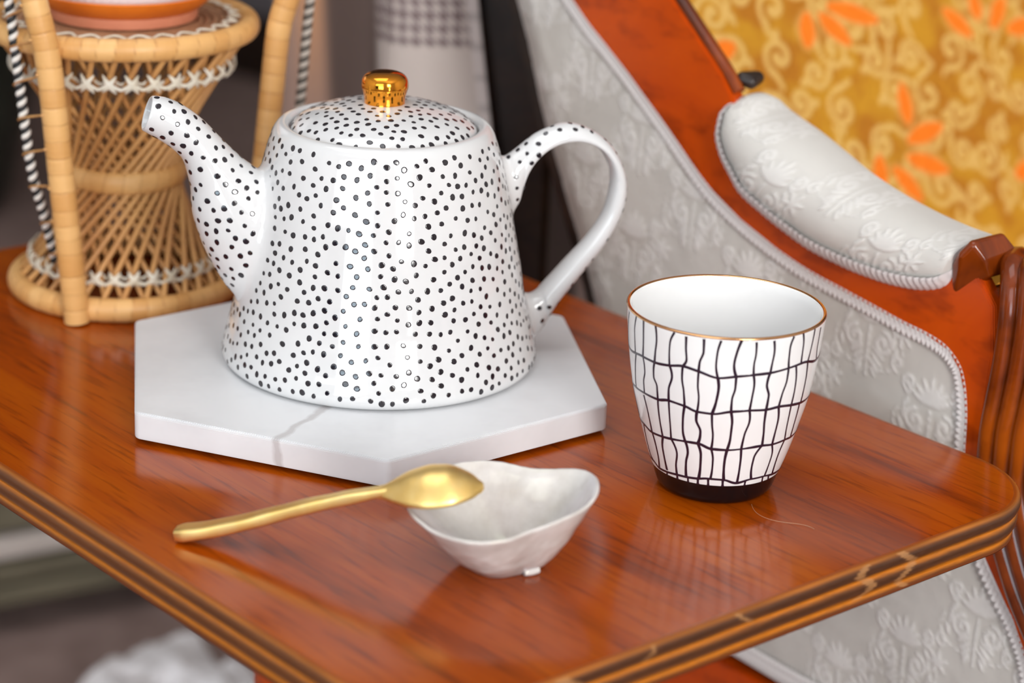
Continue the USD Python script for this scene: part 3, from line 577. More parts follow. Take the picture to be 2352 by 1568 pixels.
DV = np.stack(rows, 0); DV = DV.transpose(1, 0, 2).reshape(-1, 3)
obj('bowl', (DV, grid_faces(ND, len(rows), close_n=True)), 'pearl', dish, smooth=True)
nub = sweep(dense([DC + np.array([.007, -.0112]), DC + np.array([.0100, -.0102]), DC + np.array([.0120, -.0085])], 10) @ np.array([[1, 0, 0], [0, 1, 0]]) + np.array([0, 0, .0016]), .0016, .0016, 10)
obj('foot_nub', nub, 'pearl', dish, smooth=True)

# ================================================================ gold teaspoon, bowl face down on the dish
spn = thing('teaspoon', 'gold teaspoon leaning face down on the rim of the shell dish', 'spoon', (-.128, .847, .003))
s0, s1, s2 = np.array([-.1278, .8470, .0030]), np.array([-.0490, .8348, .0285]), np.array([-.0085, .8325, .0345])
hp_ = dense([s0, s0 + (s1 - s0) * .3 + [0, 0, -.0012], s0 + (s1 - s0) * .65 + [0, 0, .0004], s1 + [0, 0, .0006], s1 + (s2 - s1) * .12 + [0, 0, .0012]], 50)
wv = np.linspace(0, 1, 50)
hw = np.interp(wv, [0, .03, .25, .7, .92, 1], [.0036, .0046, .0042, .0031, .0025, .0030]) + .00010 * np.sin(wv * 23) * (wv > .08)
hh = np.interp(wv, [0, .03, .3, .8, 1], [.0022, .0028, .0027, .0025, .0018]) + .00008 * np.sin(wv * 31 + 1)
obj('handle', sweep(hp_, hw, hh, 22, power=.45), 'spoon_gold', spn, smooth=40)
ax = (s2 - s1); Lb = np.linalg.norm(ax); ax /= Lb; sdv = np.cross([0, 0, 1.], ax); sdv /= np.linalg.norm(sdv); upv = np.cross(ax, sdv)
upv = math.cos(.10) * upv - math.sin(.10) * sdv; sdv = np.cross(upv, ax)
NU, NV = 48, 24
u = np.linspace(0.0, 1, NU); half = .0138 * np.interp(u, [0, .06, .15, .3, .45, .6, .75, .88, .95, 1], [.10, .22, .46, .80, .97, 1.0, .90, .63, .40, .02])
half = np.array([half[max(0, i - 2):i + 3].mean() for i in range(NU)]); half[-1] = .0004
dome = .0096 * np.interp(u, [0, .1, .3, .5, .7, .9, 1], [.26, .40, .80, 1, .95, .5, .05])
dome = np.array([dome[max(0, i - 2):i + 3].mean() for i in range(NU)])
w = np.linspace(-1, 1, NV)
def bowl_pts(shr, drop):
    return s1 + (u * Lb * 1.0)[:, None, None] * ax + (half * shr)[:, None, None] * w[None, :, None] * sdv + (dome[:, None] * (1 - np.abs(w[None]) ** 2.2) - drop - .0002)[..., None] * upv
o_, i_ = bowl_pts(1, 0.0), bowl_pts(.95, .0011)
V = np.concatenate([o_, i_[:, ::-1]], 1)
bm = trimesh.Trimesh(V.reshape(-1, 3), (lambda q: np.vstack([q[:, [0, 1, 2]], q[:, [0, 2, 3]]]))(grid_faces(NU, 2 * NV, False, True)), process=False)
if bm.vertex_normals[(NU // 2) * 2 * NV + NV // 2] @ upv < 0: bm.invert()
obj('bowl', bm, 'spoon_gold', spn, smooth=60)

# a loose thread lying beside the cup
th3 = dense([(.1018, .9045, .0004), (.1020, .9005, .0004), (.1042, .8936, .0004), (.1117, .8878, .0004), (.1187, .8863, .0004), (.1253, .8818, .0004)], 40)
hr = sweep(th3, .00009, .00009, 6)
tag(obj('loose_thread', hr, 'thread', None, True), 'fine pale loose thread curling across the table beside the cup foot', 'thread')

# ================================================================ wicker plant stand, shaped like a little peacock chair
SX, SY = -.1983, 1.1526
stand = thing('wicker_stand', 'natural cane hourglass plant stand with latticed spokes behind the teapot', 'plant stand', (SX, SY, 0))
def circ(r, z, n=200, a0=0.0): 
    t = a0 + np.arange(n) * 2 * np.pi / n
    return np.stack([SX + r * np.cos(t), SY + r * np.sin(t), np.full(n, z)], 1)
CL, CM, CD = np.array([.80, .47, .18]), np.array([.62, .30, .085]), np.array([.40, .16, .04])
def wrapped(path, ra, rb, pitch, slant, seed, closed=False, sides=24, up=None, flip=1):
    """A cane core wound with a flat strip: each turn has its own tone, the joints are grooves."""
    p = np.asarray(path); n = len(p)
    d = np.linalg.norm(np.roll(p, -1, 0) - p, axis=1) if closed else np.r_[0, np.linalg.norm(np.diff(p, axis=0), axis=1)]
    s = np.cumsum(d) - d[0]; total = d.sum()
    turns = max(1, round(total / pitch)); th = np.arange(sides) / sides
    ph = s[:, None] / total * turns + flip * slant * np.sin(th[None] * 2 * np.pi) * .5 + .55 * (meshkit.noise(np.stack([s[:, None] / pitch * .45 + 0 * th[None], 0 * s[:, None] + 0 * th[None], 0 * s[:, None] + seed + 0 * th[None]], -1), seed) - .5)
    if slant == 1: ph = s[:, None] / total * turns + flip * th[None]
    fr = ph % 1.0; tid = np.floor(ph).astype(int)
    groove = np.exp(-((np.minimum(fr, 1 - fr)) / .032) ** 2)
    t, a, b = frames(p, up, closed)
    rr = 1 - .035 * groove + .008 * np.sin(np.pi * fr)
    ang = th * 2 * np.pi
    v = p[:, None] + (ra * rr * np.cos(ang)[None])[..., None] * a[:, None] + (rb * rr * np.sin(ang)[None])[..., None] * b[:, None]
    r = np.random.default_rng(seed); tone = r.uniform(0, 1, turns + 8)
    tn = tone[tid % len(tone)] * .75 + .25 * meshkit.noise(np.stack([fr * 9, ph * 0 + tid * 3.1, th[None] * 3 + 0 * ph], -1), seed)
    col = CM + (CL - CM) * tn[..., None]
    col = col * (1 - .55 * groove[..., None]) + CD * .5 * groove[..., None]
    v = v.reshape(-1, 3); f = grid_faces(n, sides, closed, True)
    if not closed:
        k = len(v); v = np.vstack([v, p[0], p[-1]]); j = np.arange(sides); j2 = (j + 1) % sides
        col = np.vstack([col.reshape(-1, 3), CM, CM])
        f = np.vstack([f[:, [0, 1, 2]], f[:, [0, 2, 3]], np.stack([j, j2, np.full(sides, k)], 1)[:, [1, 0, 2]], np.stack([(n - 1) * sides + j, (n - 1) * sides + j2, np.full(sides, k + 1)], 1)])
    else: f = np.vstack([f[:, [0, 1, 2]], f[:, [0, 2, 3]]])
    m = trimesh.Trimesh(v, f, process=False)
    if m.volume < 0: m.invert()
    return m, np.clip(col.reshape(-1, 3), 0, 1)
RBASE, RWAIST, RSEAT = .0545, .0270, .0625
ZBASE, ZWAIST, ZSEAT = .0062, .0630, .1375
for nm, r, z, ra, rb, pt, sd in (('base_ring', RBASE, ZBASE, .0051, .0060, .0075, 1), ('waist_ring', RWAIST + .0010, ZWAIST, .0034, .0056, .0085, 2), ('seat_ring', RSEAT, ZSEAT, .0052, .0056, .0090, 3)):
    m, c = wrapped(circ(r, z, 420), ra, rb, pt, .22, sd, True, 20, up=[0, 0, 1.], flip=-1)
    obj(nm, m, 'cane', stand, colors=c)
NS = 32
rng = np.random.default_rng(8)
aT, aB = math.acos(RWAIST / RSEAT), math.acos(RWAIST / RBASE)
for fam in (1, -1):
    ins = 0 if fam == 1 else .0036
    for k in range(NS):
        th0 = 2 * np.pi * (k + (.0 if fam == 1 else .5)) / NS + rng.normal(0, .012)
        q0 = np.array([(RBASE - ins) * math.cos(th0 - fam * aB), (RBASE - ins) * math.sin(th0 - fam * aB), ZBASE + .001])
        qm = np.array([(RWAIST - ins * .6) * math.cos(th0), (RWAIST - ins * .6) * math.sin(th0), ZWAIST])
        q1 = np.array([(RSEAT - ins) * math.cos(th0 + fam * aT), (RSEAT - ins) * math.sin(th0 + fam * aT), ZSEAT - .001])
        path = dense(np.array([q0, (q0 + qm) / 2 + rng.normal(0, .0004, 3), qm, (qm + q1) / 2 + rng.normal(0, .0004, 3), q1]) + [SX, SY, 0], 9, 1)
        obj('spoke', sweep(path, .00155 if fam == 1 else .0014, .00155 if fam == 1 else .0014, 7), 'cane_stick', stand, smooth=60)
# white cane lashings where the spokes cross
def lash(r, z, count, up_h, seed, nm):
    rg = np.random.default_rng(seed); parts = []
    for rr, zz, wd in ((r + .0014, z - .0012, .0008), (r - .0044, z, .0009)):
        tt = np.arange(count * 8) * 2 * np.pi / (count * 8)
        wv = .0011 * np.sin(tt * count)
        parts.append(sweep(np.stack([SX + (rr + .0004 * np.cos(tt * count)) * np.cos(tt), SY + (rr + .0004 * np.cos(tt * count)) * np.sin(tt), zz + wv], 1), .0005, .0009, 6, up=[0, 0, 1.], closed=True))
    for k in range(count):
        t0 = 2 * np.pi * (k + .25) / count
        for sg in (1, -1):
            tt = t0 + np.linspace(-.058, .058, 7); zz = z + sg * np.linspace(-up_h, up_h, 7) * rg.uniform(.85, 1.1)
            rr = r + .0021 - .002 * np.abs(np.linspace(-1, 1, 7)) ** 2
            parts.append(sweep(np.stack([SX + rr * np.cos(tt), SY + rr * np.sin(tt), zz], 1), np.array([.0004, .0009, .0012, .0013, .0012, .0009, .0004]), .0005, 6, up=np.array([math.cos(t0), math.sin(t0), 0])))
    obj(nm, join(parts), 'white_cane', stand, smooth=60, label='pale cane lashing around the crossed spokes')
lash(.0535, .1190, NS, .0042, 1, 'lashing'); lash(.0470, .0195, NS, .0040, 2, 'lashing')
# seat: woven disc with loops of white cane along its front
seatp = lathe([(.0001, ZSEAT - .002), (RSEAT - .003, ZSEAT - .002), (RSEAT - .002, ZSEAT + .0008), (.0001, ZSEAT + .0012)], 90, (SX, SY))
obj('seat', seatp, 'seat_cane', stand, smooth=40)
sp_parts = []
for k in range(14):
    rr = .004 + k * .0038
    sp_parts.append(sweep(circ(rr, ZSEAT + .0016 + .0003 * (k % 2), 90), .0017, .0011, 6, closed=True, up=[0, 0, 1.]))
obj('seat_weave', join(sp_parts), 'seat_cane', stand, smooth=60)
sp_parts = []
for k in range(30):
    t0 = 2 * np.pi * k / 30; tt = t0 + np.linspace(-.10, .10, 11); a = np.linspace(0, np.pi, 11)
    rr = RSEAT - .0052 - .0048 * np.sin(a)
    sp_parts.append(sweep(np.stack([SX + rr * np.cos(tt), SY + rr * np.sin(tt), np.full(11, ZSEAT + .0042) + .0006 * np.sin(a)], 1), .0009, .0006, 6, up=[0, 0, 1.]))
obj('seat_lacing', join(sp_parts), 'white_cane', stand, smooth=60, label='looped white cane lacing at the seat edge')
# two posts, each with a black and white twisted cord tied alongside
def post(pts, r, seed):
    m, c = wrapped(dense(pts, 300, 1), r, r, .0085, .12, seed, False, 22, up=[0, 1., 0])
    obj('post', m, 'cane', stand, colors=c)
LP = [(-.2128, 1.0945, .0012), (-.2136, 1.0940, .012), (-.2178, 1.0890, .0769), (-.2215, 1.0860, .1303), (-.2274, 1.0850, .1611), (-.236, 1.086, .195)]
RP = [(-.1355, 1.147, .0070), (-.1310, 1.146, .0422), (-.1272, 1.145, .0696), (-.1234, 1.145, .1098), (-.1200, 1.145, .1404), (-.1158, 1.145, .1555), (-.106, 1.146, .192)]
post(LP, .0062, 21); post(RP, .0060, 22)
def braid(pts, r, n_turn, mats):
    p = dense(pts, 420, 1); t, a, b = frames(p, [0, 1., 0])
    s = np.linspace(0, 1, len(p)) * n_turn * 2 * np.pi
    br_ = tag(UsdGeom.Xform.Define(stage, numbered(path_of(stand), 'braid')).GetPrim(), 'black and white twisted cord')
    for nm, ph, mt in (('white_strand', 0, mats[0]), ('black_strand', math.pi, mats[1])):
        q = p + (r * .62) * (np.cos(s + ph)[:, None] * a + np.sin(s + ph)[:, None] * b)
        obj(nm, sweep(q, r * .85, r * .85, 10, up=[0, 1., 0]), mt, br_, smooth=60)
LB = [(-.2270, 1.1150, .0250), (-.2308, 1.110, .0500), (-.2347, 1.1050, .0717), (-.2386, 1.1010, .1158), (-.2424, 1.1000, .1574), (-.249, 1.100, .195)]
RB = [(-.1140, 1.156, .062), (-.1122, 1.155, .0850), (-.1103, 1.155, .1012), (-.1084, 1.155, .1257), (-.1060, 1.155, .1519), (-.098, 1.156, .190)]
braid(LB, .00175, 32, ('cord_white', 'cord_black')); braid(RB, .0018, 24, ('cord_beige', 'cord_grey'))
lpd = dense(LP, 60, 1); lbd = dense(LB, 60, 1)
for zt in (.036, .054, .072, .090, .108, .126, .142, .158):
    c0 = lpd[np.argmin(abs(lpd[:, 2] - zt))]; c1 = lbd[np.argmin(abs(lbd[:, 2] - zt + .006))]
    d = c1 - c0; e = d / np.linalg.norm(d); sdn = np.cross(e, [0, 0, 1]); sdn /= np.linalg.norm(sdn)
    lp_ = dense([c0 + .0066 * e * .2 + .0066 * -sdn * np.sign(-sdn[1] + 1e-9) * -1, c0 + .0066 * e - np.array([0, .0035, 0]), c1 - np.array([0, .0030, .001]), c1 + .0032 * e - [0, 0, .003], c1 + [0, .003, -.005]], 16)
    obj('tie', sweep(lp_, .0009, .0006, 6), 'white_cane' if False else 'cane_stick', stand, smooth=60)
# things standing on the stand
PX, PY = SX + .0005, SY + .002
pz = ZSEAT + .0030
sau = thing('saucer', 'orange glazed terracotta saucer under white pot on the cane stand', 'saucer', (PX, PY, pz))
obj('foot', lathe([(.0001, pz), (.0350, pz), (.0362, pz + .0006), (.0368, pz + .0054), (.0350, pz + .0060), (.0001, pz + .0060)], 90, (PX, PY)), 'terracotta_foot', sau, smooth=40, label='paler unglazed foot')
obj('dish', lathe([(.0001, pz + .0056), (.0362, pz + .0056)] + dense([(.0366, pz + .0056), (.0392, pz + .0074), (.0428, pz + .0104), (.0450, pz + .0130), (.0458, pz + .0142)], 24, 1).tolist() + [(.0455, pz + .0147), (.0448, pz + .0146), (.0436, pz + .0128), (.0400, pz + .0100), (.034, pz + .0090), (.0001, pz + .0088)], 110, (PX, PY)), 'terracotta', sau, smooth=40)
flp = thing('flower_pot', 'white ribbed flower pot standing in the orange saucer', 'flower pot', (PX, PY, pz + .0092))
tt = np.linspace(0, 2 * np.pi, 241)[:-1]
fz = np.array([.0092, .0094, .0115, .020, .034, .048, .056, .0575, .0570, .054, .053]); fr_ = np.array([.0001, .0352, .0385, .0430, .0442, .0452, .0460, .0458, .0438, .0425, .0001])
V = np.stack([PX + (fr_[None] * (1 + .012 * np.abs(np.sin(tt * 30))[:, None] * (fr_ > .036)[None])) * np.cos(tt)[:, None], PY + (fr_[None] * (1 + .012 * np.abs(np.sin(tt * 30))[:, None] * (fr_ > .036)[None])) * np.sin(tt)[:, None], np.broadcast_to(pz + fz, (240, len(fz)))], -1)
obj('body', (V.reshape(-1, 3), grid_faces(240, len(fz), True)), 'pot_white', flp, smooth=40)
obj('soil', lathe([(.0001, pz + .0532), (.0395, pz + .0532), (.0396, pz + .0540), (.0001, pz + .0555)], 60, (PX, PY)), 'soil', flp, smooth=40)

# ================================================================ pale upholstered armchair behind the table
def near(pts_tree, q, rad):
    d, i = pts_tree.query(q, k=3); return (d / rad[i]).min(1)
def strokes_height(Q, strokes, r0):
    """Strokes: list of (points, radii); 1 on the stroke, falling to 0 at its edge."""
    P = np.vstack([s[0] for s in strokes]); R = np.concatenate([s[1] for s in strokes])
    k = near(cKDTree(P), Q, R)
    return np.clip((1.25 - k) / .5, 0, 1)
def spiral(c, r, turns, a0, sgn, n=40):
    t = np.linspace(0, 1, n); rr = r * (1 - .82 * t); a = a0 + sgn * turns * 2 * np.pi * t
    return np.stack([c[0] + rr * np.cos(a), c[1] + rr * np.sin(a)], 1)
def petal(c, a, l, w, n=18):
    t = np.linspace(0, 1, n); p = np.stack([c[0] + l * t * math.cos(a), c[1] + l * t * math.sin(a)], 1)
    return p, np.maximum(w * 1.12 * np.sin(np.pi * (.08 + .86 * t)) ** .8, .0003)
PW, PHH, DS = .040, .060, .78
def damask_strokes(u0, u1, v0, v1):
    return [((p * DS), r * DS * .95) for p, r in damask_raw(u0 / DS, u1 / DS, v0 / DS, v1 / DS)]
def damask_raw(u0, u1, v0, v1):
    PW_, PH_ = PW / DS, PHH / DS
    out = []
    for i in range(int(u0 // PW_) - 1, int(u1 // PW_) + 2):
        for j in range(int(v0 // PH_) - 1, int(v1 // PH_) + 2):
            c = np.array([i * PW_, j * PH_ + (i % 2) * PH_ / 2])
            for k in range(6): out.append(petal(c + [PW_ / 2, PH_ * .02], math.radians(60 * k + 15), .0085, .0013))
            for sg in (-1, 1):
                p = spiral(c + [PW_ / 2 + sg * .002, sg * .0165], .0048, 1.1, math.radians(90 * sg), sg); out.append((p, np.full(len(p), .0010)))
            for k in range(7): out.append(petal(c + [0, .004], math.radians(90 + (k - 3) * 24), .017 - .0012 * abs(k - 3), .0019))
            for sg in (-1, 1):
                p = spiral(c + [sg * .0105, -.008], .0075, 1.3, math.radians(90), -sg); out.append((p, np.linspace(.0014, .0019, len(p))))
                p = spiral(c + [sg * .0170, .014], .0055, 1.2, math.radians(250), sg); out.append((p, np.linspace(.0012, .0016, len(p))))
                for k in range(4): out.append(petal(c + [sg * .004, -.012 - .004 * k], math.radians(270 + sg * (58 - 9 * k)), .011 - .0014 * k, .0015))
                for k in range(4): out.append(petal(c + [sg * .0195, -.016 + k * .0075], math.radians(90 + sg * (-20 + 26 * k)), .0075, .0014))
                st = dense([c + [0, -.014], c + [sg * .010, -.024], c + [sg * .022, -.020], c + [sg * .024, -.004]], 24); out.append((st, np.full(24, .0008)))
            out.append((dense([c + [0, .0], c + [0, -.018], c + [0, -.030]], 16), np.full(16, .0011)))
    return out
GROUND, RAISED = np.array([.545, .52, .48]), np.array([.67, .648, .62])
chair = thing('armchair', 'antique armchair with carved red-brown frame and pale damask outer side', 'armchair', (.30, 1.05, FLOOR))
ptop = [(-.8908, .1463), (-.8803, .1385), (-.8675, .1305), (-.8518, .1205), (-.8382, .1109), (-.8261, .1025), (-.8104, .0910), (-.7995, .0827), (-.7874, .0746), (-.7670, .0650), (-.7395, .0561), (-.7180, .0511), (-.6966, .0482), (-.6754, .0452), (-.6590, .0428), (-.6470, .0416), (-.6350, .0392), (-.6266, .0347), (-.6203, .0280), (-.6162, .0167), (-.6142, .0051), (-.6131, -.0123), (-.6085, -.0337), (-.5967, -.0565), (-.5869, -.0690), (-.5770, -.0800), (-.5650, -.1000), (-.5580, -.1300), (-.5600, -.1690)]
ptop = [(-1.02, .26), (-.955, .196)] + ptop
pbot = [(-.62, -.1720), (-.70, -.1725), (-.755, -.1700), (-.83, -.167)]
pleft = [(-.8800, -.060), (-.8990, -.0162), (-.9200, .0227), (-.9430, .0657), (-.9565, .0992), (-.9720, .1319), (-1.035, .262)]
ppoly = Polygon(ptop + pbot + pleft).buffer(0)
PB = .8200
G = .0011
us, vs = np.arange(-1.04, -.55, G), np.arange(-.176, .265, G)
U, Vv = np.meshgrid(us, vs, indexing='ij'); Q = np.column_stack([U.ravel(), Vv.ravel()])
import shapely
inside = shapely.contains_xy(ppoly.buffer(-.0008), Q[:, 0], Q[:, 1])
bt = cKDTree(dense(ptop + pbot + pleft + ptop[:1], 3000, 1)); db = bt.query(Q)[0]
lt_ = cKDTree(dense(pleft, 800, 1)); dl = lt_.query(Q)[0]
hgt = strokes_height(Q, damask_strokes(-1.04, -.55, -.18, .27), 1)
warp = meshkit.fbm(np.column_stack([Q * 40, Q[:, :1] * 0]), 3, 4) - .5
out = -.0042 * (1 - np.exp(-db / .03)) - .00045 * hgt - .0016 * warp + np.where(dl < .045, .030 * (1 - dl / .045) ** 2, 0)
VV = ab(Q[:, 0], PB + out, Q[:, 1])
fid = grid_faces(len(us), len(vs)); fid = fid[inside[fid].all(1)]
usedv = np.unique(fid); remap = -np.ones(len(Q), int); remap[usedv] = np.arange(len(usedv))
fine = meshkit.noise(np.column_stack([Q * 700, Q[:, :1] * 0]), 6)
col = (GROUND + (meshkit.fbm(np.column_stack([Q * 28, Q[:, :1] * 0]), 3, 31) - .5)[:, None] * np.array([.16, .16, .16])) + (RAISED - GROUND) * (hgt * (.75 + .25 * fine))[:, None]
obj('side_panel', (VV[usedv], remap[fid][:, ::-1]), 'damask', chair, colors=col[usedv], label='pale grey damask outer side panel')
def gimp(path2, b, width, nm, side=1, pitch=.0031, seed=0, fn=None, parent=None):
    """Scalloped braid trim along a path in (A, z); width is laid on the side given."""
    d = np.linalg.norm(np.diff(path2, axis=0), axis=1).sum(); n = int(d / .00034); p = dense(path2, n, 1)
    t = np.gradient(p, axis=0); t /= np.linalg.norm(t, axis=1, keepdims=True); nr = np.stack([-t[:, 1], t[:, 0]], 1) * side
    s = np.linspace(0, d, n); ww = np.linspace(0, 1, 17)
    edge = 1 + .13 * np.abs(np.sin(np.pi * s / pitch)) 
    W = ww[None] * width * edge[:, None]
    x = ww[None] * np.ones((n, 1)); ph = s[:, None] / pitch
    h = .0007 * np.sqrt(np.clip(1 - (2 * x - 1) ** 2, 0, 1)) + .00022 * np.abs(np.sin(np.pi * (ph + np.abs(x - .38) * 1.5))) * (x > .12) + .0005 * np.exp(-((x - .38) / .06) ** 2) + .0007 * (x > .70) * np.abs(np.sin(np.pi * ph)) * np.sin(np.pi * np.clip((x - .7) / .3, 0, 1))
    q = p[:, None] + nr[:, None] * W[..., None]
    bb = np.interp(s, np.linspace(0, d, len(b)), b) if np.ndim(b) else np.full(n, b)
    v = ab(q[..., 0], bb[:, None] - h + .0003, q[..., 1]).reshape(-1, 3)
    f = grid_faces(n, 17)
    m = trimesh.Trimesh(v, np.vstack([f[:, [0, 1, 2]], f[:, [0, 2, 3]]]), process=False)
    if (m.face_normals @ -B3).mean() < 0: m.invert()
    c = np.array([.62, .59, .575]) + np.array([.12, .115, .115]) * np.clip(h / .0018, 0, 1).reshape(-1, 1)
    return obj(nm, m, 'gimp', parent or chair, colors=c, label='pale scalloped braid trim')
pt2 = np.array(ptop[1:]); gimp(dense(pt2[::-1], 400, 1), PB - .0026, .0100, 'trim_braid', 1)
gimp(dense(np.array(ptop[-1:] + pbot), 200, 1)[::-1], PB - .0026, .0100, 'trim_braid', 1)
# frame: arm rail, swept down into the front post, and a low rail
rail = [(-.985, .285), (-.90, .2235), (-.8640, .1940), (-.8223, .1586), (-.8091, .1478), (-.7960, .1371), (-.7865, .1290), (-.770, .110), (-.752, .094), (-.72, .082), (-.68, .075), (-.645, .073), (-.6221, .0738), (-.6100, .0600), (-.6070, .0383), (-.6080, .0181), (-.6085, .0017), (-.6080, -.0118), (-.602, -.030), (-.590, -.056), (-.572, -.083), (-.555, -.105), (-.548, -.135), (-.548, -.175),
        (-.564, -.175), (-.564, -.130), (-.571, -.100), (-.583, -.080), (-.603, -.055), (-.6145, -.032), (-.6190, -.0123), (-.6202, .0051), (-.6220, .0150), (-.6260, .0250), (-.633, .0320), (-.647, .0355), (-.6590, .0367), (-.6754, .0390), (-.6966, .0420), (-.7180, .0450), (-.7395, .0500), (-.7670, .0590), (-.7874, .0686), (-.7995, .0767), (-.8104, .0850), (-.8261, .0965), (-.8382, .1049), (-.8518, .1145), (-.8675, .1245), (-.8908, .1403), (-.955, .190), (-1.02, .254)]
obj('arm_frame', slab(rail, PB - .0035, PB + .004, .0030), 'chair_wood', chair, smooth=35)
obj('arm_stuffing', slab(list(ppoly.buffer(-.006).exterior.coords)[:-1], PB + .012, PB + .040, .003), 'dark_wood', chair, smooth=35)
bead = dense([(-.985, .2855), (-.90, .2240), (-.8640, .1945), (-.8223, .1592), (-.8091, .1483), (-.7960, .1376), (-.7865, .1297), (-.778, .121)], 80, 1)
obj('edge_bead', sweep(ab(bead[:, 0], np.full(80, PB + .0012), bead[:, 1] + .0004), .0034, .0030, 14), 'post_wood', chair, smooth=60)
obj('arm_scroll', m3.Manifold.batch_hull([m3.Manifold.sphere(.0036, 24).translate(tuple(ab(np.array(a), np.array(b), np.array(z)))) for a, b, z in ((-.7805, PB + .006, .1268), (-.7770, PB + .008, .1258), (-.7790, PB + .014, .1265))]), 'dark_wood', chair, smooth=40)
lr_ = [(-.99, -.178), (-.83, -.173), (-.755, -.1760), (-.70, -.1785), (-.62, -.178), (-.548, -.174), (-.548, -.225), (-.62, -.222), (-.76, -.215), (-.99, -.215)]
obj('lower_rail', slab(lr_, PB - .0035, PB + .04, .003), 'chair_wood', chair, smooth=35)
for a in (-.975, -.575):
    pth = np.array([(a, PB + .02, -.20), (a - .004, PB + .018, -.33), (a + .004, PB + .02, -.45), (a + .012 * (1 if a > -.7 else -1), PB + .012, FLOOR + .012)])
    pw = dense(ab(pth[:, 0], pth[:, 1], pth[:, 2]), 24); obj('leg', sweep(pw, np.linspace(.026, .013, 24), np.linspace(.026, .013, 24), 16, up=A3), 'chair_wood', chair, smooth=50)
# reeds of the front post
for k in range(4):
    o = .0050 + .0108 * k
    base = np.array([(-.6235, .0700, .030), (-.6215, .0765, .017), (-.6150, .0770, .006), (-.6085, .0700, -.001), (-.6062, .0560, -.0030), (-.6062, .0383, -.0035), (-.6078, .0181, -.0035), (-.6090, .0017, -.0035), (-.6085, -.0118, -.0035), (-.5990, -.0400, -.0035), (-.5860, -.0650, -.0035), (-.5650, -.0950, -.0035), (-.5510, -.1250, -.0035), (-.5480, -.175, -.0035), (-.5480, -.215, -.0035)])
    taper = np.clip((base[:, 1] + .22) / .29, .55, 1)
    p = ab(base[:, 0] + o * (.72 + .28 * taper), PB + base[:, 2] - .0012 * k + .001, base[:, 1] + .0008 * k)
    p = dense(p, 120, 1)
    obj('reed', sweep(p, .0058, .0058, 16, up=B3), 'post_wood', chair, smooth=60)
obj('post_core', slab([(-.618, .066), (-.575, .070), (-.565, .03), (-.568, -.02), (-.548, -.07), (-.515, -.11), (-.510, -.215), (-.548, -.215), (-.548, -.13), (-.572, -.095), (-.603, -.035), (-.609, -.01), (-.607, .02), (-.606, .05)], PB + .003, PB + .045, .003), 'post_wood', chair, smooth=35)
crest = [(-.6327, .0600, 0), (-.6310, .0740, -.004), (-.6262, .0800, -.007), (-.6225, .0850, -.006), (-.6190, .0800, -.003), (-.6180, .0735, 0)]
obj('carved_leaf', m3.Manifold.batch_hull([m3.Manifold.sphere(.0030, 20).translate(tuple(ab(np.array(a), np.array(PB + b + d), np.array(z)))) for a, z, b in crest for d in (0, .018)]), 'post_wood', chair, smooth=40)
# arm pad: a stuffed bolster lofted between its lower braid and its upper edge
lowp = np.array([(-.7790, .1185), (-.7868, .1104), (-.7878, .0988), (-.7832, .0876), (-.7748, .0781), (-.7676, .0712), (-.7529, .0648), (-.7361, .0590), (-.7183, .0542), (-.7045, .0524), (-.6885, .0511), (-.6762, .0510), (-.6603, .0522), (-.6480, .0550), (-.6362, .0615), (-.6317, .0685)])
upp = np.array([(-.7770, .1195), (-.7748, .1205), (-.7604, .1142), (-.7406, .1084), (-.7247, .1028), (-.7073, .0964), (-.6903, .0918), (-.6736, .0886), (-.6574, .0864), (-.6454, .0854), (-.6300, .0845), (-.6310, .0740)])
NT, NVv = 210, 150
lo_, up_ = dense(lowp, NT, 1), dense(upp, NT, 1)
lo_ = lo_ + (up_ - lo_) * .06
mid = (lo_ + up_) / 2; hv2 = (up_ - lo_) / 2; hl = np.linalg.norm(hv2, axis=1)
depth = .026 * np.sqrt(np.clip(hl / hl.max(), 0, 1)) * np.clip(np.minimum(np.arange(NT), np.arange(NT)[::-1]) / 14, .10, 1) ** .5
ph = np.linspace(0, 2 * np.pi, NVv, endpoint=False)
cx, sx = -np.cos(ph), np.sin(ph)
sx = np.sign(sx) * np.abs(sx) ** .8
UVq = np.stack([np.linspace(0, .20, NT)[:, None] + 0 * ph[None], np.where(ph <= np.pi, ph, 2 * np.pi - ph)[None] / np.pi * (.06 + 0 * hl[:, None])], -1).reshape(-1, 2)
hp2 = strokes_height(UVq + [.013, .03], damask_strokes(-.02, .24, -.02, .14), 1).reshape(NT, NVv)
wr = meshkit.fbm(np.column_stack([UVq * 45, UVq[:, :1] * 0]), 3, 9).reshape(NT, NVv) - .5
rad = 1 + .03 * wr
q2 = mid[:, None] + hv2[:, None] * (cx * 1.0)[None, :, None]
Bq = PB + .010 - (depth[:, None] * sx[None] * np.where(sx > 0, 1, .9)[None]) * rad - .0006 * hp2 * (sx[None] > 0.1)
PV = ab(q2[..., 0], Bq, q2[..., 1]).reshape(-1, 3)
pm = trimesh.Trimesh(PV, (lambda q: np.vstack([q[:, [0, 1, 2]], q[:, [0, 2, 3]]]))(grid_faces(NT, NVv, False, True)), process=False)
if pm.vertex_normals[105 * NVv + NVv // 4] @ B3 > 0: pm.invert()
colp = (GROUND + .06 + .55 * (RAISED - GROUND) * hp2.reshape(-1, 1))
pad = obj('arm_pad', pm, 'damask', chair, colors=colp, label='stuffed pale damask arm pad')
gl = np.vstack([[(-.7720, .1215)], lowp, [(-.6310, .0760), (-.6315, .0850)]])
tl_ = np.r_[0, np.cumsum(np.linalg.norm(np.diff(lo_, axis=0), axis=1))]
nn_ = int(tl_[-1] / .00034); ti = np.interp(np.linspace(0, tl_[-1], nn_), tl_, np.arange(NT))
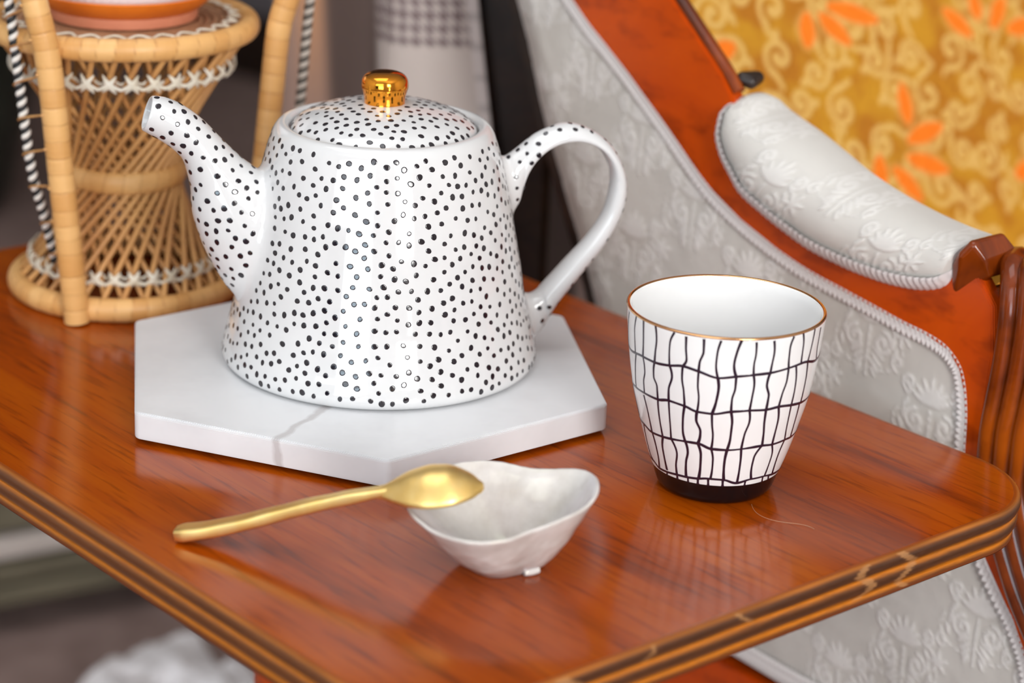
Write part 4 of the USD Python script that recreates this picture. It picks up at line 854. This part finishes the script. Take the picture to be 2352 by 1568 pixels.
it = lambda y: np.stack([np.interp(ti, np.arange(NT), c) for c in np.atleast_2d(y.T)], -1)
mi_, hi_, de_, hl_ = it(mid), it(hv2), it(depth)[:, 0], it(hl)[:, 0]
phm = np.clip(.0105 / np.sqrt(hl_ * de_), .25, 1.3); sarc = np.linspace(0, tl_[-1], nn_); ww = np.linspace(0, 1, 17)
scal = np.abs(np.sin(np.pi * sarc / .0036))
pz = .36 - (.085 * scal)[:, None] * (1 - ww[None]) ** 2 + (.40 + phm * .8)[:, None] * ww[None]
hgt_ = (.0007 * np.sqrt(np.clip(1 - (2 * ww - 1) ** 2, 0, 1))[None] + .0006 * np.abs(np.sin(np.pi * (sarc[:, None] / .0036 + np.abs(ww - .5)[None] * 1.3))))
scl = 1.03 + hgt_ / np.sqrt(hl_ * de_)[:, None]
sz_ = np.sign(np.sin(pz)) * np.abs(np.sin(pz)) ** .8
qq = mi_[:, None] + hi_[:, None] * (-np.cos(pz) * scl)[..., None]
bb_ = PB + .010 - de_[:, None] * sz_ * scl - .0006
tv = ab(qq[..., 0], bb_, qq[..., 1]).reshape(-1, 3); tf = grid_faces(nn_, 17)
tmesh = trimesh.Trimesh(tv, np.vstack([tf[:, [0, 1, 2]], tf[:, [0, 2, 3]]]), process=False)
if (tmesh.face_normals @ -B3).mean() < 0: tmesh.invert()
obj('trim_braid', tmesh, 'gimp', pad, colors=np.array([.58, .55, .54]) + np.array([.17, .165, .165]) * np.clip(hgt_ / .0012, 0, 1).reshape(-1, 1), label='pale scalloped braid trim')

# yellow upholstery: the inner back leans away, facing the open front of the seat
WD = (-.5 * A3 + np.array([0, 0, 1.])) / math.sqrt(1.25); ND_ = (A3 + .5 * np.array([0, 0, 1.])) / math.sqrt(1.25); BP0 = -.863 * A3
def back_pt(b, w, d): return BP0 + np.asarray(b)[..., None] * B3 + np.asarray(w)[..., None] * WD + np.asarray(d)[..., None] * ND_
yg = .0013
ua, va = np.arange(.868, 1.395, yg), np.arange(-.20, .40, yg)
U, Vv = np.meshgrid(ua, va, indexing='ij'); Q = np.column_stack([U.ravel(), Vv.ravel()])
rg = np.random.default_rng(14); strokes = []; lights = []
cand = np.column_stack([rg.uniform(.85, 1.41, 9000), rg.uniform(-.22, .42, 9000), np.zeros(9000)])
kk = dart(cand, .0212, rg)
dark_blobs = []
for i in kk:
    c = cand[i, :2]; a0 = rg.uniform(0, 2 * np.pi); sg = rg.choice([-1, 1]); r = rg.uniform(.0096, .0128)
    p = spiral(c, r, rg.uniform(.95, 1.3), a0, sg, 26); strokes.append((p, np.r_[np.linspace(.0019, .0024, 22), .0027, .0031, .0033, .0033]))
    tl = p[0] + (p[0] - p[1]) / np.linalg.norm(p[0] - p[1]) * .012; q = dense([p[0], (p[0] + tl) / 2 + rg.normal(0, .0015, 2), tl], 12); strokes.append((q, np.linspace(.0024, .0016, 12)))
    for t in (8,):
        pe = petal(p[t], math.atan2(*(p[t] - c)[::-1]) + sg * .7, .0080, .0024, 10); strokes.append(pe)
hs = strokes_height(Q, strokes, 1)
flowers = []
def fl(x0, z0, x1, z1, w): 
    d = np.array([x1 - x0, z1 - z0]); flowers.append(petal((x0, z0), math.atan2(d[1], d[0]), np.linalg.norm(d), w))
for g in ((1.0244, .1256, 1.0185, .1071), (1.0348, .1237, 1.0529, .1047), (1.0434, .1285, 1.0809, .1154), (1.142, .1147, 1.1602, .0972), (1.1724, .123, 1.1703, .1064), (1.2000, .1164, 1.1821, .100), (1.1974, .0966, 1.2240, .0975), (1.0865, .0744, 1.0846, .0515),
          (1.0807, .0415, 1.1117, .0461), (1.0767, .0314, 1.1077, .0189), (1.0628, .0268, 1.0791, .0054), (1.052, .035, 1.0494, .0183), (.9453, .1112, .9620, .1148), (1.1691, .0069, 1.1895, .0097)):
    fl(*g, .0050)
for _ in range(16):                                             # the print goes on above and below the frame
    c = np.array([rg.choice([rg.uniform(.90, 1.36), rg.uniform(1.26, 1.37)]), rg.choice([rg.uniform(.165, .38), rg.uniform(-.18, -.06)])])
    for k in range(5):
        a = rg.uniform(0, .5) + k * 1.257; fl(c[0] + .006 * math.cos(a), c[1] + .006 * math.sin(a), c[0] + .029 * math.cos(a), c[1] + .029 * math.sin(a), .0048)
FP = np.vstack([s[0] for s in flowers]); FR = np.concatenate([s[1] for s in flowers]); fk = near(cKDTree(FP), Q, FR)
hf = np.clip((1.12 - fk) / .22, 0, 1); halo = np.clip((2.0 - fk) / .9, 0, 1)
MUST, OCHRE, PALE, ORNG, PEACH = np.array([.57, .265, .006]), np.array([.45, .16, .001]), np.array([.74, .46, .125]), np.array([.93, .20, .001]), np.array([.74, .38, .10])
nz = meshkit.fbm(np.column_stack([Q * 60, Q[:, :1] * 0]), 3, 12)[:, None]
col = OCHRE + (MUST - OCHRE) * np.clip((nz - .35) / .3, 0, 1)
col = col + (PALE - col) * (hs * .92)[:, None]
col = col + (PEACH - col) * (halo * .75)[:, None]; col = col + (ORNG - col) * hf[:, None]
bul = .010 * (((Q[:, 0] - 1.13) / .265) ** 2 + ((Q[:, 1] - .10) / .30) ** 2)
YV = back_pt(Q[:, 0], Q[:, 1], -bul - .0006 * (1 - hs)); f = grid_faces(len(ua), len(va))
ym = trimesh.Trimesh(YV, np.vstack([f[:, [0, 1, 2]], f[:, [0, 2, 3]]]), process=False)
if ym.face_normals[:50].mean(0) @ ND_ < 0: ym.invert()
obj('inner_back', ym, 'floral', chair, colors=col, label='mustard upholstery with orange flowers and tan scrolls')
plain('mustard', (.58, .28, .02), .8)
def rbox_ab(a0, a1, b0, b1, z0, z1, r):
    s = m3.Manifold.sphere(r, 20)
    return to_ab(m3.Manifold.batch_hull([s.translate((a, b, z)) for a in (a0 + r, a1 - r) for b in (b0 + r, b1 - r) for z in (z0 + r, z1 - r)]))
def back_box(b0, b1, w0, w1, d0, d1, r):
    s = m3.Manifold.sphere(r, 20); m = join([m3.Manifold.batch_hull([s.translate((x, y, z)) for x in (b0 + r, b1 - r) for y in (w0 + r, w1 - r) for z in (d0 + r, d1 - r)])])
    v = np.array(m.vertices); m.vertices = back_pt(v[:, 0], v[:, 1], v[:, 2])
    if m.volume < 0: m.invert()
    return m
obj('back_stuffing', back_box(.866, 1.397, -.205, .405, -.044, -.022, .008), 'mustard', chair, smooth=40)
obj('seat_cushion', rbox_ab(-.775, -.645, PB + .046, 1.395, -.20, -.105, .02), 'mustard', chair, smooth=40)
obj('far_arm_frame', slab(rail, 1.400, 1.425, .0035), 'chair_wood', chair, smooth=35)
obj('far_arm_stuffing', slab(list(ppoly.buffer(-.006).exterior.coords)[:-1], 1.405, 1.42, .003), 'mustard', chair, smooth=35)
for a in (-.83, -.60):
    pth = np.array([(a, 1.41, -.17), (a, 1.41, -.35), (a, 1.41, FLOOR + .012)])
    obj('leg', sweep(dense(ab(pth[:, 0], pth[:, 1], pth[:, 2]), 12), np.linspace(.024, .013, 12), np.linspace(.024, .013, 12), 14, up=A3), 'chair_wood', chair, smooth=50)

# ================================================================ throw over a dark cabinet behind the teapot
CA = math.radians(-11)
E1 = np.array([math.cos(CA), math.sin(CA), 0]); E2 = np.array([-E1[1], E1[0], 0])
CO = np.array([-.0800, 1.372, 0])
def cab(u, w, z): return CO + np.asarray(u)[..., None] * E1 + np.asarray(w)[..., None] * E2 + np.asarray(z)[..., None] * np.array([0, 0, 1.])
def cbox(u0, u1, w0, w1, z0, z1, r):
    s = m3.Manifold.sphere(r, 16)
    m = join([m3.Manifold.batch_hull([s.translate((a, b, z)) for a in (u0 + r, u1 - r) for b in (w0 + r, w1 - r) for z in (z0 + r, z1 - r)])])
    v = np.array(m.vertices); m.vertices = cab(v[:, 0], v[:, 1], v[:, 2]); return m
cabinet = thing('cabinet', 'dark brown narrow cabinet in shadow under the plaid throw', 'cabinet', (*CO[:2], FLOOR))
obj('body', cbox(-.058, .098, .012, .13, FLOOR + .05, .160, .006), 'dark_wood', cabinet, smooth=40)
obj('plinth', cbox(-.053, .094, .02, .12, FLOOR, FLOOR + .06, .004), 'dark_wood', cabinet, smooth=40)
NU2, NZ2 = 260, 330
uu = np.linspace(-.066, .073, NU2); zz2 = np.linspace(-.22, .166, NZ2)
uf = uu + .0
slant = .0                                                          # the right edge swings out lower down
U2, Z2 = np.meshgrid(uf, zz2, indexing='ij')
right = .0520 + (.12 - Z2) * .145
U3 = -.066 + (U2 + .066) / (.139) * (right + .066)
def sm(x, a, b): t = np.clip((x - a) / (b - a), 0, 1); return t * t * (3 - 2 * t)
fold = -.016 * np.exp(-((U3 + .050) / .020) ** 2) + .010 * np.exp(-((U3 + .014) / .013) ** 2) - .004 * np.sin((U3 + .01) * 70) * (U3 > 0) + .004 * (meshkit.fbm(np.stack([U3 * 22, Z2 * 6, 0 * U3], -1), 3, 3) - .5)
W2 = fold - .004
th_ = .0022
front_v = cab(U3, W2, Z2).reshape(-1, 3); back_v = cab(U3, W2 + th_, Z2).reshape(-1, 3)
# colours: tan and dark stripes to the left, houndstooth block above a plain beige block to the right
TAN, UMB, BEI, DKB = np.array([.34, .23, .19]), np.array([.105, .072, .062]), np.array([.60, .53, .49]), np.array([.20, .15, .145])
uN = U3 - (.12 - Z2) * .05
hx, hz = uN / .0078, Z2 / .0078
fx, fz = hx - np.floor(hx), hz - np.floor(hz)
hound = (((fx < .5) & (fz < .5)) | ((fx < .5) & (fz >= .5) & (((fx + fz) % .5) < .25)) | ((fx >= .5) & (fz < .5) & (((fx + fz) % .5) < .25))).astype(float)
colt = np.zeros(U3.shape + (3,)); 
b1 = sm(uN, -.040, -.032)[..., None]; b2 = sm(uN, -.012, -.004)[..., None]
warm = np.array([.52, .27, .14]); colt = TAN + (warm - TAN) * (np.exp(-((uN + .043) / .010) ** 2) * np.clip((Z2 - .03) / .08, 0, 1))[..., None]
colt = colt + (UMB - colt) * b1
top_ = sm(Z2, .0830, .0865)[..., None]
blk = BEI + (DKB * .9 - BEI) * hound[..., None] * .9 * top_ + (np.array([.52, .45, .43]) - BEI) * .5 * top_
colt = colt + (blk - colt) * b2
edge_w = sm(U3 - right, -.0075, -.0055)[..., None]
st = (.75 + .25 * (np.sin(Z2 * 2 * np.pi / .018) > -.75))[..., None]
colt = colt + (np.array([.74, .68, .66]) * st - colt) * edge_w
ff = grid_faces(NU2, NZ2); nb = NU2 * NZ2
rim_i = np.concatenate([np.arange(NZ2), (np.arange(1, NU2)) * NZ2 + NZ2 - 1, (NU2 - 1) * NZ2 + np.arange(NZ2 - 2, -1, -1), np.arange(NU2 - 2, 0, -1) * NZ2])
r2 = np.roll(rim_i, -1)
fall = np.vstack([ff, ff[:, ::-1] + nb, np.stack([rim_i, rim_i + nb, r2 + nb, r2], 1)])
tm = trimesh.Trimesh(np.vstack([front_v, back_v]), np.vstack([fall[:, [0, 1, 2]], fall[:, [0, 2, 3]]]), process=False)
if tm.face_normals[:100].mean(0) @ E2 > 0: tm.invert()
throw = thing('throw_blanket', 'soft brown and beige plaid throw with houndstooth block hanging behind the teapot', 'blanket', (*CO[:2], -.22))
obj('cloth', tm, 'plaid', throw, colors=np.vstack([colt.reshape(-1, 3)] * 2))
obj('top_fold', cbox(-.066, .052, -.006, .12, .1605, .1680, .003), 'slate', throw, smooth=40)

# ================================================================ far background, low in the room
bench = thing('low_bench', 'low olive-brown slatted bench with one pale rail beyond the table', 'bench', (-.40, 1.95, FLOOR))
ba = math.radians(30)
D1, D2 = np.array([math.cos(ba), math.sin(ba), 0]), np.array([-math.sin(ba), math.cos(ba), 0])
BO = np.array([-.37, 1.855, FLOOR])
def bbox(u0, u1, w0, w1, z0, z1, r=.003):
    m = join([box(u0, u1, w0, w1, z0, z1, r)]); v = np.array(m.vertices); m.vertices = BO + v[:, :1] * D1 + v[:, 1:2] * D2 + v[:, 2:] * np.array([0, 0, 1.]); return m
for k, (z0, z1, mt) in enumerate(((.030, .048, 'olive_wood'), (.051, .069, 'olive_wood'), (.074, .094, 'pale_wood'), (.100, .150, 'olive_wood'), (.155, .21, 'olive_wood'))):
    obj('slat', bbox(-.45, .24, 0, .018, z0, z1), mt, bench, smooth=40, label='pale rail' if mt == 'pale_wood' else None)
obj('top', bbox(-.46, .25, -.01, .30, .212, .232), 'olive_wood', bench, smooth=40)
for u_ in (-.44, .21):
    for w_ in (.02, .27): obj('leg', bbox(u_, u_ + .03, w_, w_ + .03, 0, .212), 'olive_wood', bench, smooth=40)
rug = np.random.default_rng(5)
ang = np.linspace(0, 2 * np.pi, 220, endpoint=False); rad_ = np.linspace(0, 1, 90)
FC = np.array([-.258, 1.560]); 
outl = .235 * (1 + .05 * np.sin(ang * 3 + .4) + .035 * np.sin(ang * 8 + 1) + .22 * (meshkit.fbm(np.stack([np.cos(ang) * 2.4, np.sin(ang) * 6, 0 * ang], 1), 2, 5) - .5))
RX = FC[0] + (rad_[None] * outl[:, None]) * np.cos(ang)[:, None] * .40; RY = FC[1] + (rad_[None] * outl[:, None]) * np.sin(ang)[:, None] * 1.06
q = np.stack([RX, RY, 0 * RX], -1)
hh_ = .034 * np.sqrt(np.clip(1 - rad_[None] ** 8, 0, 1)) * (.45 + 1.1 * meshkit.fbm(q * 34, 3, 3)) + .004
V = np.stack([RX, RY, FLOOR + hh_], -1); V[:, -1, 2] = FLOOR + .0005
rg_ = obj('fleece_rug', (V.reshape(-1, 3), grid_faces(220, 90, True)[:, ::-1]), 'fleece', None, smooth=True)
tag(rg_, 'fluffy white fleece rug on the carpet below the table edge', 'rug')
urn = thing('floor_planter', 'tall dark green glazed floor planter in the shadow beyond the cane stand', 'planter', (-.865, 3.10, FLOOR))
UC = (-.865, 3.10)
obj('body', lathe([(.0001, FLOOR), (.16, FLOOR), (.175, FLOOR + .02), (.22, FLOOR + .20), (.245, FLOOR + .42), (.235, FLOOR + .62), (.20, FLOOR + .74), (.225, FLOOR + .80), (.23, FLOOR + .82), (.215, FLOOR + .82), (.19, FLOOR + .74), (.0001, FLOOR + .72)], 72, UC), 'green_glaze', urn, smooth=50)
chest = thing('low_chest', 'black low chest with slate front band far behind the cane stand', 'chest', (-.5, 4.2, FLOOR))
ca_ = math.radians(-38); D1, D2 = np.array([math.cos(ca_), math.sin(ca_), 0]), np.array([-math.sin(ca_), math.cos(ca_), 0]); BO = np.array([-.50, 3.93, FLOOR])
obj('body', bbox(-.40, .26, 0, .22, .07, .42, .006), 'dark_wood', chest, smooth=40)
obj('front_band', bbox(-.38, .24, -.008, .002, .11, .16, .003), 'slate', chest, smooth=40)
obj('plinth', bbox(-.40, .26, -.004, .22, 0, .075, .004), 'dark_wood', chest, smooth=40)
